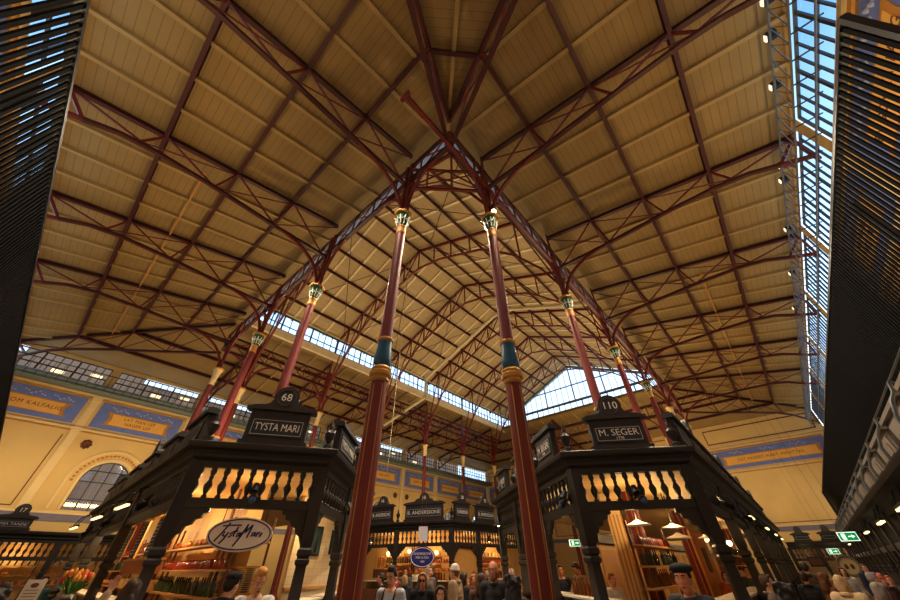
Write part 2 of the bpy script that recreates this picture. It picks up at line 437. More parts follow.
# ---- nave roof, far clerestory, gable
b = MB()
XA, XB = CX-0.2, 39.5
for ye, s in ((GY-0.5, 1), (GY2+0.5, -1)):
    b.add([(XA, ye, ZE), (XB, ye, ZE), (XB, YM, ZRIDGE), (XA, YM, ZRIDGE)], [(0, 1, 2, 3)])
    b.add([(XA, ye, ZE+0.2), (XB, ye, ZE+0.2), (XB, YM, ZRIDGE+0.2), (XA, YM, ZRIDGE+0.2)], [(3, 2, 1, 0)])
b.cur = 1
for ye in (GY-0.5, GY2+0.5):
    for k in range(-1, 24):
        x = COLX[0]+1.475*k
        b.beam((x, ye, ZE-0.06), (x, YM, ZRIDGE-0.06), 0.17, 0.14)
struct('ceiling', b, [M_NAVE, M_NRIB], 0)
def clerestory(name, O, U, N, length, z0, z1, n, every=4, sill=True, glass=None):
    P = lambda u, z, o=0.0: V(O)+V(U)*u+V(N)*o+V((0, 0, z))
    w = MB()
    for z, h in ((z0, 0.1), (z0+(z1-z0)*0.35, 0.05), (z1, 0.1)): w.beam(P(0, z), P(length, z), 0.08, h)
    for i in range(n+1):
        u = length*i/n; w.beam(P(u, z0), P(u, z1), 0.05 if i % every else 0.12, 0.06, up=tuple(N))
    WN[0] += 1; o = struct('window_%d' % WN[0], w, M_FRAME, 0)
    g = MB(); g.add([P(0, z0, -0.05), P(length, z0, -0.05), P(length, z1, -0.05), P(0, z1, -0.05)], [(0, 1, 2, 3)]); g.build('pane', glass or M_GLASS, o, 0)
    if not sill: return o
    s = MB(); s.beam(P(0, z0-0.35), P(length, z0-0.35), 0.25, 0.6); s.beam(P(0, z1+0.1), P(length, z1+0.1), 0.2, 0.14)
    s.build('sill', M_NRIB, o, 0)
    return o
clerestory('window', (GX, GY2+0.05, 0), (1, 0, 0), (0, -1, 0), GX2-GX+2, 16.35, 17.75, 56)
clerestory('window', (GX2+2, GY, 0), (0, 1, 0), (-1, 0, 0), GY2-GY, 16.35, 17.6, 26)
# the two near sides: low glazed strip between girder and aisle roof
clerestory('window', (GX2, GY+0.12, 0), (-1, 0, 0), (0, 1, 0), GX2-GX, 15.0, 15.95, 110, 4, False, M_FROST_GLOW)
clerestory('window', (GX+0.12, GY, 0), (0, 1, 0), (1, 0, 0), GY2-GY, 15.0, 15.95, 66, 4, False, M_FROST_GLOW)
# near-side upper walls of the nave above the aisle roofs
b = MB()
b.add([(GX, GY+0.05, ZI), (GX2+2, GY+0.05, ZI), (GX2+2, GY+0.05, ZE), (GX, GY+0.05, ZE)], [(0, 1, 2, 3)])
b.add([(GX+0.05, GY, ZI), (GX+0.05, GY2, ZI), (GX+0.05, GY2, ZE), (GX+0.05, YM, ZRIDGE), (GX+0.05, GY, ZE)], [(0, 1, 2, 3, 4)])
struct('wall_clerestory', b, M_CREAM2, 0)
# gable glazing at the end of the nave
GXX = XB-0.1
g = MB(); hw = CY2-YM-0.4
zb_, za = 17.7, ZRIDGE-0.25
g.beam((GXX, YM-hw, zb_), (GXX, YM+hw, zb_), 0.12, 0.16)
for i in range(-13, 14):
    y = YM+i*hw/13.25; zt = za-(za-zb_-0.2)*abs(i)/13.25
    g.beam((GXX, y, zb_), (GXX, y, zt), 0.14 if i % 5 == 0 else 0.045, 0.08, up=(-1, 0, 0))
g.beam((GXX, YM-hw, zb_+0.1), (GXX, YM, za), 0.14, 0.3); g.beam((GXX, YM+hw, zb_+0.1), (GXX, YM, za), 0.14, 0.3)
zt = zb_+2.0; y2 = hw*(1-2.0/(za-zb_)); g.beam((GXX, YM-y2, zt), (GXX, YM+y2, zt), 0.1, 0.12)
WN[0] += 1; go = struct('window_%d' % WN[0], g, M_GABLE_GLARE, 0)
g = MB(); g.add([(GXX+0.06, YM-hw, zb_), (GXX+0.06, YM+hw, zb_), (GXX+0.06, YM, za)], [(0, 1, 2)]); g.build('pane', M_GLASS, go, 0)
# exterior building seen through the far windows
b = MB(); b.box((10, 47, 8.7), (80, 1, 17.4)); b.box((-2, 47, 9), (9, 1.2, 17.9)); b.box((22, 47, 9), (7, 1.2, 17.9)); b.box((48, 47, 9.1), (14, 1.2, 18.2)); ex = struct('exterior_wall', b, mat('exterior_stone', (150, 112, 84), 0.8, noise=0.25, nscale=0.4), 0)
for i in range(26):
    b = MB(); b.box((-22+i*2.6, 46.37, 16.4+0.45*((i*7) % 3-1)), (0.9, 0.06, 0.3)); b.build('lit_window', mat('exterior_lit', (255, 206, 140), 0.5, noise=0, emit=1.6), ex, 0)

# ------------------------------------------------------------------ cast-iron columns
def lathe_mesh(prof, m, name, n=16, square=False, mats=None, midx=None):
    b = MB(); b.lathe(prof, n=n, square=square); return b.mesh(name, m)
col_parts = {}
def bm_of(fn):
    b = MB(); fn(b); return b
base_m = lathe_mesh([(0.34, 0), (0.34, 0.3), (0.28, 0.36), (0.3, 0.5), (0.24, 0.6), (0.2, 0.75)], M_COLM, 'base', 16)
low_m = lathe_mesh([(0.19, 0.7), (0.178, 5.08)], M_COLM, 'lower_shaft', 20)
ring_m = lathe_mesh([(0.18, 4.98), (0.21, 5.02), (0.2, 5.08), (0.25, 5.12), (0.26, 5.2), (0.22, 5.24), (0.235, 5.3), (0.19, 5.36)], M_GOLD, 'lower_ring', 20)
teal_m = lathe_mesh([(0.17, 5.34), (0.205, 5.4), (0.215, 5.55), (0.175, 5.85), (0.172, 6.05)], M_TEAL, 'teal_collar', 20)
ring2_m = lathe_mesh([(0.17, 6.03), (0.2, 6.06), (0.205, 6.1), (0.165, 6.14)], M_GOLD, 'upper_ring', 20)
up_m = lathe_mesh([(0.16, 6.12), (0.145, 10.45)], M_COLM, 'upper_shaft', 20)
neck_m = lathe_mesh([(0.15, 10.2), (0.165, 10.24), (0.155, 10.3), (0.15, 10.5), (0.17, 10.55), (0.15, 10.6)], M_OCHRE, 'neck_band', 18)
cap_m = lathe_mesh([(0.15, 10.58), (0.165, 10.7), (0.2, 10.95), (0.24, 11.12), (0.25, 11.2)], M_GREEN, 'capital', 18)
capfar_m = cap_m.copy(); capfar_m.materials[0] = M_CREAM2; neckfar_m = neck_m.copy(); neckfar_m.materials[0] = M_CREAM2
b = MB()
for k in range(10):
    a = 2*PI*k/10; c_, s_ = math.cos(a), math.sin(a)
    b.tube([(0.165*c_, 0.165*s_, 10.66), (0.205*c_, 0.205*s_, 10.85), (0.25*c_, 0.25*s_, 11.02), (0.285*c_, 0.285*s_, 11.0)], 0.02, 5)
    b.ball((0.215*math.cos(a+.31), 0.215*math.sin(a+.31), 10.88), 0.035, 6, 4)
leaf_m = b.mesh('capital_leaf', M_WHITE)
aba_m = lathe_mesh([(0.26, 11.18), (0.3, 11.2), (0.3, 11.26), (0.22, 11.3)], M_GOLD, 'abacus', 8, True)
strp = MB()
for k in range(6):
    a = 2*PI*k/6+0.3; strp.beam((0.184*math.cos(a), 0.184*math.sin(a), 0.9), (0.178*math.cos(a), 0.178*math.sin(a), 4.9), 0.02, 0.012)
strp_m = strp.mesh('gold_stripe', M_GOLD, 0)
COLS = []
def column(x, y, label, direc, far=False):
    t = thing('cast_iron_column', label, 'column', (x, y, 0), 0, 'red cast-iron columns around the nave')
    for n, m in (('base', base_m), ('lower_shaft', low_m), ('gold_stripe', strp_m), ('lower_ring', ring_m), ('teal_collar', teal_m), ('upper_ring', ring2_m), ('upper_shaft', up_m), ('neck_band', neck_m), ('capital', cap_m), ('abacus', aba_m)):
        put(n, m, t)
    if not far: put('capital_leaf', leaf_m, t)
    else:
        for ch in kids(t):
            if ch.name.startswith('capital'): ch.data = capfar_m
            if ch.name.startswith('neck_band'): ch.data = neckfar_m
    # posts and curved brackets above the capital
    d = V((*direc, 0)); side = V((-d.y, d.x, 0)); p = MB()
    for s in (-0.13, 0.13): p.beam(side*s+V((0, 0, 11.3)), side*s+V((0, 0, 14.7)), 0.1, 0.13)
    p.beam(side*-0.13+V((0, 0, 12.2)), side*0.13+V((0, 0, 12.2)), 0.08, 0.1); p.beam(side*-0.13+V((0, 0, 13.4)), side*0.13+V((0, 0, 13.4)), 0.08, 0.1)
    p.build('post', M_RED, t)
    def arc(dirv, L, z0, z1, name):
        q = MB(); pts = []
        for i in range(9):
            a = PI/2*i/8; pts.append(dirv*(L*(1-math.cos(a)))+dirv*0.12+V((0, 0, z0+(z1-z0)*math.sin(a))))
        for i in range(8): q.beam(pts[i], pts[i+1], 0.09, 0.12)
        q.build(name, M_RED, t)
    arc(d, 2.2, 11.3, 13.1, 'curved_bracket'); arc(side, 1.4, 11.3, 13.35, 'curved_bracket'); arc(-side, 1.4, 11.3, 13.35, 'curved_bracket')
    COLS.append((x, y)); return t
ordw = ['first', 'second', 'third', 'fourth', 'fifth', 'sixth']
for i, x in enumerate(COLX):
    lab = ['big red column standing in the crowd to the front of stall 110', 'red column rising from inside stall 110 with a clear brick-red foot',
           'red column second behind the 110 sign', 'red column third behind the 110 sign', 'slim far red column, fourth beyond the 110 sign', 'farthest red column of the row beyond stall 110'][i]
    column(x, CY, lab, (0, -1), i > 3)
for i, y in enumerate(COLY):
    lab = ['big red column standing in the passage beside the Tysta Mari stall', 'red column rising behind the number 68 crown',
           'red column rising behind the dark side signs of stall 68', 'small red column farthest along the side of stall 68'][i]
    column(CX, y, lab, (-1, 0), i > 2)
for i, x in enumerate(COLX):
    lab = ['slim red column half hidden behind stall 68, beside its farthest neighbour', 'far slim red column before the third frieze panel', 'far slim red column partly behind the teal-collared column',
           'far slim red column rising over the B. Anderssons sign', 'far slim red column over the small sign right of B. Anderssons', 'far slim red column farthest down the nave before the end panel'][i]
    column(x, CY2, lab, (0, 1), True)
for y in COLY[:]:
    column(CX2, y, 'red column at the far end of the nave, mostly hidden by the roof', (1, 0), True)

# ------------------------------------------------------------------ girders along the column lines
def girder(p, q, label, group='lattice girders under the nave eaves'):
    p, q = V(p), V(q); t = thing('lattice_girder', label, 'girder', p, 0, None)
    L = (q-p).length; d = (q-p).normalized(); n = max(1, round(L/1.45))
    P = lambda u, z: d*u+V((0, 0, z))
    a = MB(); a.ibeam(P(0, 13.4), P(L, 13.4), 0.16, 0.16); a.build('bottom_chord', M_REDD, t, 0)
    a = MB(); a.ibeam(P(0, 14.5), P(L, 14.5), 0.12, 0.12); a.build('top_chord', M_REDD, t, 0)
    a = MB()
    for i in range(n):
        u0, u1 = L*i/n, L*(i+1)/n
        a.beam(P(u0, 13.4), P(u1, 14.5), 0.045, 0.045); a.beam(P(u0, 14.5), P(u1, 13.4), 0.045, 0.045); a.beam(P(u0, 13.4), P(u0, 14.5), 0.06, 0.06)
    a.build('lattice', M_RED, t, 0)
girder((CX, CY, 0), (CX2, CY, 0), 'dark red lattice girder running over the columns toward the end wall')
girder((CX, CY2, 0), (CX, CY, 0), 'dark red lattice girder running over the columns of stall 68')
girder((CX, CY2, 0), (CX2, CY2, 0), 'far lattice girder under the long skylight strip')
girder((CX2, CY, 0), (CX2, CY2, 0), 'lattice girder under the glazed gable')

t = thing('corner_brace', 'red cross-braced frame joining the two big columns high under the roof corner', 'brace', (CX, CY, 0))
p0, p1 = V((0, COLY[0]-CY, 0)), V((COLX[0]-CX, 0, 0)); Z_ = lambda p, z: p+V((0, 0, z))
b = MB(); b.beam(Z_(p0, 13.05), Z_(p1, 13.05), 0.09, 0.1); b.build('lower_bar', M_RED, t, 0)
b = MB(); b.beam(Z_(p0, 14.45), Z_(p1, 14.45), 0.09, 0.1); b.build('upper_bar', M_RED, t, 0)
b = MB(); m_ = (p0+p1)/2; b.beam(Z_(p0, 13.05), Z_(m_, 14.45), 0.05, 0.05); b.beam(Z_(p1, 13.05), Z_(m_, 14.45), 0.05, 0.05); b.beam(Z_(p0, 14.45), Z_(p1, 13.05), 0.04, 0.04); b.beam(Z_(p1, 14.45), Z_(p0, 13.05), 0.04, 0.04); b.build('cross_bracing', M_RED, t, 0)
# ------------------------------------------------------------------ aisle trusses
def aisle_truss(o, i, label, group=None, hip=False):
    """o: wall point (x,y) i: column point (x,y)"""
    o, i = V((*o, 0)), V((*i, 0)); L = (i-o).length; d = (i-o).normalized()
    t = thing('hip_truss' if hip else 'roof_truss', label, 'truss', o, 0, group)
    zt = lambda u: ZO-0.12+(ZI-ZO-0.25)*u/L
    P = lambda u, z: d*u+V((0, 0, z))
    a = MB(); a.ibeam(P(0.05, zt(0)), P(L, zt(L)), 0.16, 0.17); a.build('top_chord', M_REDD, t, 0)
    bz = [(0.85, 12.62), (1.6, 12.95), (2.6, 13.12), (4.5, 13.16), (7, 13.1), (L, 13.15)]
    k = L/9.39; bz = [(u*k if u < L else L, z) for u, z in bz]
    a = MB()
    for j in range(len(bz)-1): a.beam(P(*bz[j]), P(*bz[j+1]), 0.13, 0.13)
    a.build('bottom_chord', M_REDD, t, 0)
    a = MB(); a.beam(P(0.08, 13.5), P(0.85*k, 12.62), 0.1, 0.1); a.beam(P(0.06, 12.3), P(0.85*k, 12.62), 0.12, 0.12)
    a.beam(P(0.1, 12.1), P(0.1, 13.5), 0.08, 0.08); a.build('wall_bracket', M_RED, t, 0)
    a = MB()
    us = [2.43*k, 4.76*k, 7.09*k]
    a.beam(P(0.15, 13.5), P(us[0], 13.1), 0.06, 0.05)
    for j, u in enumerate(us):
        a.beam(P(u, zt(u)), P(u-0.35, 13.13), 0.08, 0.06)
        nx = us[j+1] if j < 2 else L
        a.beam(P(u, zt(u)), P(nx-0.3, 13.15), 0.06, 0.05)
        a.beam(P(u-0.3, 13.15), P(nx, zt(nx)-0.1), 0.04, 0.04)
    a.build('bracing', M_RED, t, 0)
    return t
nth = ['nearest', 'second', 'third', 'fourth', 'fifth', 'sixth']
for k, y in enumerate(COLY):
    aisle_truss((XL, y), (CX, y), '%s dark red aisle-roof truss counted from the corner hip along the stall 68 slats' % nth[k])
for k, x in enumerate(COLX):
    aisle_truss((x, YR), (x, CY), '%s dark red truss of the aisle roof beside the bright skylight strip' % nth[k])
for k, x in enumerate(COLX):
    aisle_truss((x, YF), (x, CY2), 'red truss of the far aisle roof, %s along the long wall' % ordw[k])
for k, y in enumerate(COLY):
    aisle_truss((XE, y), (CX2, y), 'red truss of the end aisle roof, %s from the skylight side' % ordw[k])
aisle_truss(OC[0], (CX, CY), 'dark red hip truss of the near corner leaning toward stall 68', None, True)
aisle_truss(OC[1], (CX, CY), 'dark red hip truss of the near corner leaning toward the skylight strip', None, True)
aisle_truss((XL, YF), (CX, CY2), 'dark red hip truss over the corner of the long frieze wall', None, True)
aisle_truss((XE, YR), (CX2, CY), 'red hip truss over the end wall corner beside the slats', None, True)

# purlins
def purlin(p, q, label, group): 
    b = MB(); b.ibeam(p, q, 0.13, 0.22); c = MB()
    o = b.build('purlin', M_REDD, None, 0); tag(o, label, 'purlin', group)
    d = (V(q)-V(p)).normalized(); n = V((-d.y, d.x, 0))
    return o
for j, t in enumerate((0.247, 0.485, 0.72)):
    x = XL+(GX-XL)*t; z = ZO+(ZI-ZO)*t-0.14
    y0 = NL[1]+(GY-NL[1])*t; y1 = YF-(YF-GY2)*t
    purlin((x, y0, z), (x, y1, z), '%s dark red purlin in from the black slats, on the roof above stall 68' % ordw[j], None)
    y = YR+(GY-YR)*t; x0 = NR[0]+(GX-NR[0])*t; x1 = XE-(XE-GX2)*t
    purlin((x0, y, z), (x1, y, z), '%s dark red purlin in from the bright skylight strip' % ordw[j], None)
    purlin((x, y0, z), (x0, y, z), 'short dark red purlin across the corner hip, %s from the wall' % ordw[j], None)
    y = YF-(YF-GY2)*t
    purlin((x, y1, z), (x1, y, z), '%s red purlin of the far aisle roof in from the long wall' % ordw[j], None)
    x = XE-(XE-GX2)*t
    purlin((x1, YR+(GY-YR)*t, z), (x1, y, z), '%s red purlin of the end aisle roof in from the end wall' % ordw[j], None)
# red monorail pipe crossing in front of the near corner
b = MB(); b.beam((1.84, CY-0.12, 13.05), (34, CY-0.12, 13.05), 0.12, 0.16); b.beam((1.84, CY-0.3, 12.95), (1.84, CY+0.06, 12.95), 0.1, 0.2)
tag(b.build('overhead_rail', M_RED, None, 0), 'long red overhead rail ending in the air past the near corner', 'rail')
# conduits along the aisle roofs
b = MB(); b.tube([(-1.5, 12.0, 14.35), (-1.5, 33, 14.35)], 0.035, 6); tag(b.build('roof_conduit', M_OCHRE), 'thin ochre conduit along the roof above stall 68', 'pipe')
b = MB(); b.tube([(19, -2.0, 14.35), (47, -2.0, 14.35)], 0.035, 6); tag(b.build('roof_conduit', M_OCHRE), 'thin ochre conduit along the roof toward the end wall', 'pipe')

# ------------------------------------------------------------------ nave trusses and purlins
def nave_truss(x, label):
    t = thing('nave_truss', label, 'truss', (x, YM, 0), 0)
    hw = CY2-YM; zt = lambda y: ZRIDGE-0.22-(ZRIDGE-ZE)*abs(y)/(hw)
    def zbm(y):
        a = abs(y)
        pts = [(0, 20.25), (2.3, 19.75), (6.2, 17.9), (8.2, 15.9), (9.6, 13.9), (hw, 12.0)]
        for (a0, z0), (a1, z1) in zip(pts, pts[1:]):
            if a <= a1+1e-6: return z0+(z1-z0)*(a-a0)/(a1-a0)
        return pts[-1][1]
    a = MB(); a.ibeam((0, -hw, zt(hw)), (0, 0, zt(0)), 0.16, 0.18); a.ibeam((0, 0, zt(0)), (0, hw, zt(hw)), 0.16, 0.18); a.build('top_chord', M_RED, t, 0)
    ys = [hw*i/6 for i in range(-6, 7)]
    a = MB(); fine = [hw*i/14 for i in range(-14, 15)]
    for y0, y1 in zip(fine, fine[1:]): a.beam((0, y0, zbm(y0)), (0, y1, zbm(y1)), 0.14, 0.1)
    a.build('arched_chord', M_RED, t, 0)
    a = MB()
    for k in range(-6, 7):
        y = hw*k/6; a.beam((0, y, zbm(y)), (0, y, zt(y)), 0.08, 0.08)
    for k in range(0, 6):
        for s in (-1, 1):
            y0, y1 = s*hw*k/6, s*hw*(k+1)/6; a.beam((0, y1, zbm(y1)), (0, y0, zt(y0)), 0.07, 0.07)
    a.build('bracing', M_RED, t, 0)
for k, x in enumerate(COLX): nave_truss(x, ['red arched truss of the nave roof nearest the two big columns', 'second red arched nave truss, crossing high behind the big columns', 'third red arched nave truss, just before the pale duct',
                                          'fourth red arched nave truss, just beyond the pale duct', 'fifth red arched nave truss, second from the glazed gable', 'last red arched nave truss before the glazed gable'][k])
for s in (-1, 1):
    for k in range(6):
        hw = CY2-YM; a = hw*k/6+ (0.15 if k == 0 else 0); y = YM+s*a; z = ZRIDGE-(ZRIDGE-ZE)*a/hw-0.22
        if k == 0 and s == 1: continue
        b = MB(); b.ibeam((XA, y if k else YM, z), (XB, y if k else YM, z), 0.11, 0.2)
        nm = 'ridge purlin of the nave roof, dark red' if k == 0 else '%s dark red purlin below the ridge on the %s slope of the nave roof' % (ordw[k-1], 'skylight-strip' if s > 0 else 'stall 110')
        tag(b.build('nave_purlin', M_REDD, None, 0), nm, 'purlin')
# thin horizontal wind-bracing rods in the nave
for k in range(5):
    for s in (-1, 1):
        hw = CY2-YM; b = MB(); x0, x1 = COLX[k], COLX[k+1]
        f = lambda a: ZRIDGE-(ZRIDGE-ZE)*a/hw-0.36
        b.tube([(x0, YM+s*9.5, f(9.5)), (x1, YM+s*1, f(1))], 0.025, 5); b.tube([(x1, YM+s*9.5, f(9.5)), (x0, YM+s*1, f(1))], 0.025, 5)
        tag(b.build('bracing_rod', M_REDD), 'pair of crossed thin rods under the %s nave slope, %s bay' % ('skylight-strip' if s > 0 else 'stall 110', ordw[k]), 'rod')
# pale duct following the roof
b = MB(); X_ = 20.9
b.tube([(X_, 27.5, 13.2), (X_, 21.6, 14.5), (X_, 21.6, 16.4), (X_, 13.0, 19.85), (X_, 11.6, 20.0), (X_, 4.6, 16.9)], 0.17, 10)
tag(b.build('ventilation_duct', M_DUCT), 'pale kinked duct climbing along the nave roof', 'duct')

# lamp at the big column
t = thing('spotlight', 'lit round spotlight on top of the big column before stall 110', 'lamp', (6.17, CY-0.2, 11.55))
b = MB(); b.lathe([(0.05, 0), (0.12, 0.02), (0.12, 0.14), (0.05, 0.2)]); b.build('housing', M_BLACK, t)
b = MB(); b.ball((0, 0, -0.04), 0.09); b.build('bulb', M_BULB, t)

# ------------------------------------------------------------------ slatted screens
def screen(label, p, d, n, L, z0, z1, step, nposts):
    t = thing('slatted_screen', label, 'screen', p); d, n = V(d), V(n)
    s = MB(); N_ = int(L/step)
    for i in range(N_):
        s.beam(d*(i*step)+V((0, 0, z0)), d*(i*step)+V((0, 0, z1)), 0.06 if d.x else 0.022, 0.022 if d.x else 0.06, up=(0, 1, 0))
    s.build('slats', M_SLAT, t, 0)
    f = MB()
    for z in (z0, z1): f.beam(d*0+V((0, 0, z))-n*0.02, d*L+V((0, 0, z))-n*0.02, 0.1, 0.05)
    f.beam(d*0+V((0, 0, z0)), d*0+V((0, 0, z1)), 0.07, 0.07); f.build('frame', M_BLACK, t, 0)
    for i in range(nposts):
        f = MB(); u = L*(i+0.5)/nposts
        f.beam(d*u-n*0.25, d*u-n*0.25+V((0, 0, z1)), 0.1, 0.1); f.build('support_post', M_BLACK, t, 0)
screen('tall black slatted screen above the stalls by the skylight strip', (3.6, -2.9, 0), (1, 0, 0), (0, 1, 0), 42.5, 4.35, 6.6, 0.125, 6)
screen('tall black slatted screen on the side of stall 68', (-2.2, 1.6, 0), (0, 1, 0), (1, 0, 0), 27, 4.35, 6.62, 0.125, 4)

# walkway lattice and pipes along the right clerestory
t = thing('service_walkway', 'zigzag steel lattice of a service walkway along the skylight strip', 'walkway', (0, -5.2, 0))
b = MB()
for z in (12.1, 12.9):
    b.tube([(2, 0, z), (47, 0, z)], 0.03, 6)
b.tube([(2, -0.5, 12.1), (47, -0.5, 12.1)], 0.03, 6)
b.build('rail', M_STEEL, t)
b = MB()
for i in range(90): b.tube([(2+i*0.5, 0, 12.1), (2.25+i*0.5, 0, 12.9), (2.5+i*0.5, 0, 12.1)], 0.016, 4)
b.build('lattice', M_STEEL, t)
b = MB()
for i in range(60):
    b = MB(); b.beam((2+i*0.75, 0, 12.1), (2+i*0.75, -0.65, 12.1), 0.03, 0.03); b.build('cross_bar', M_FRAME, t, 0)
flood = None
for i, x in enumerate((6.6, 7.6, 9.2, 12.6, 13.4, 16.5, 20.2, 24)):
    lab = '%s floodlight from the top edge on the lattice by the skylight strip' % ['first', 'second', 'third', 'fourth', 'fifth', 'sixth', 'seventh', 'eighth'][i]
    if flood is None:
        flood = thing('floodlight', lab, 'lamp', (x, -5.4, 12.95), 0, 'floodlights on the walkway lattice')
        b = MB(); b.box((0, 0.1, 0.14), (0.22, 0.2, 0.18)); b.build('housing', M_BLACK, flood, 0)
        b = MB(); b.box((0, 0.215, 0.14), (0.17, 0.02, 0.13)); b.build('lens', mat('flood_lens', (255, 240, 205), 0.4, noise=0, emit=1.2), flood, 0)
        b = MB(); b.beam((0, 0, -0.08), (0, 0.05, 0.1), 0.05, 0.05); b.build('bracket', M_STEEL, flood, 0)
    else: copy_tree(flood, (x, -5.4, 12.95), None, lab)
# gallery pipes on the far wall
t = thing('service_gallery', 'grey-green pipes and railing of a gallery along the long frieze wall', 'gallery', (0, YF-0.75, 0))
b = MB(); b.tube([(-5, 0, 11.75), (47, 0, 11.75)], 0.2, 10); b.build('duct', M_GREYGREEN, t)
b = MB(); b.beam((-5, 0.2, 11.5), (47, 0.2, 11.5), 0.9, 0.06); b.build('deck', M_GREYGREEN, t, 0)
b = MB(); b.tube([(-5, -0.3, 12.6), (47, -0.3, 12.6)], 0.03, 6)
for i in range(105): b.beam((-5+i*0.5, -0.3, 11.5), (-5+i*0.5, -0.3, 12.6), 0.03, 0.03)
b.build('railing', M_FRAME, t, 0)
# thin cables hanging across the hall
b = MB(); b.tube([(9.9, 12.4, 20.2), (9.9, 12.4, 5)], 0.012, 5); tag(b.build('hanging_cable', M_DUCT), 'thin pale cable hanging down the nave between the big columns', 'cable')

# ------------------------------------------------------------------ market stalls
baluster_m = lathe_mesh([(0.055, 0), (0.055, 0.06), (0.03, 0.09), (0.07, 0.19), (0.082, 0.26), (0.034, 0.36), (0.045, 0.4), (0.034, 0.44), (0.066, 0.52), (0.055, 0.56), (0.055, 0.62)], M_DARK, 'baluster', 8)
post_m = lathe_mesh([(0.15, 0), (0.15, 0.8), (0.13, 0.85), (0.16, 0.9), (0.16, 0.96), (0.12, 1.02), (0.15, 1.08), (0.15, 1.16), (0.105, 1.24), (0.095, 1.8), (0.13, 1.84), (0.13, 1.9), (0.1, 1.94), (0.13, 1.98), (0.13, 2.06), (0.1, 2.1), (0.12, 2.2), (0.12, 3.62)], M_DARK, 'post', 4, True)
finial_m = lathe_mesh([(0.1, 0), (0.1, 0.12), (0.04, 0.16), (0.11, 0.3), (0.13, 0.4), (0.05, 0.5), (0.06, 0.54), (0.02, 0.66), (0.005, 0.75)], M_DARK, 'finial', 10)
corbel = MB(); corbel.prism([(0, 0), (0.5, 0), (0.5, -0.07), (0.42, -0.1), (0.4, -0.17), (0.3, -0.2), (0.27, -0.28), (0.17, -0.32), (0.14, -0.42), (0.06, -0.46), (0, -0.6)], (0, -0.05, 0), (1, 0, 0), (0, 0, 1), (0, 1, 0), 0.1)
corbel_m = corbel.mesh('corbel', M_DARK, 0)
CORN = [(0.0, 3.55), (0.06, 3.55), (0.06, 3.62), (0.16, 3.68), (0.16, 3.74), (0.22, 3.8), (0.34, 3.84), (0.36, 3.9), (0.36, 3.95), (0.3, 3.98), (0.1, 4.0), (-0.25, 4.0), (-0.25, 3.55)]
def poly_offset(pts, d):
    """open polyline in plan, offset to the outside (right of travel) by d with mitred corners"""
    out = []
    for i, p in enumerate(pts):
        p = V((*p, 0)); ns = []
        if i > 0: e = (p-V((*pts[i-1], 0))).normalized(); ns.append(V((e.y, -e.x, 0)))
        if i < len(pts)-1: e = (V((*pts[i+1], 0))-p).normalized(); ns.append(V((e.y, -e.x, 0)))
        if len(ns) == 1: out.append(p+ns[0]*d)
        else:
            m = (ns[0]+ns[1]).normalized(); out.append(p+m*(d/max(0.3, m.dot(ns[0]))))
    return out
def sweep(pts, prof, zs=0.0):
    b = MB(); n = len(prof); rows = []
    offs = [poly_offset(pts, o) for o, z in prof]
    for i in range(len(pts)):
        for k in range(n): b.v.append(offs[k][i]+V((0, 0, prof[k][1]+zs)))
    for i in range(len(pts)-1):
        for k in range(n):
            a, c = i*n+k, i*n+(k+1) % n; b.face((a, c, c+n, a+n))
    b.face(tuple(range(n))); b.face(tuple((len(pts)-1)*n+k for k in range(n))[::-1])
    return b
STALLS = {}
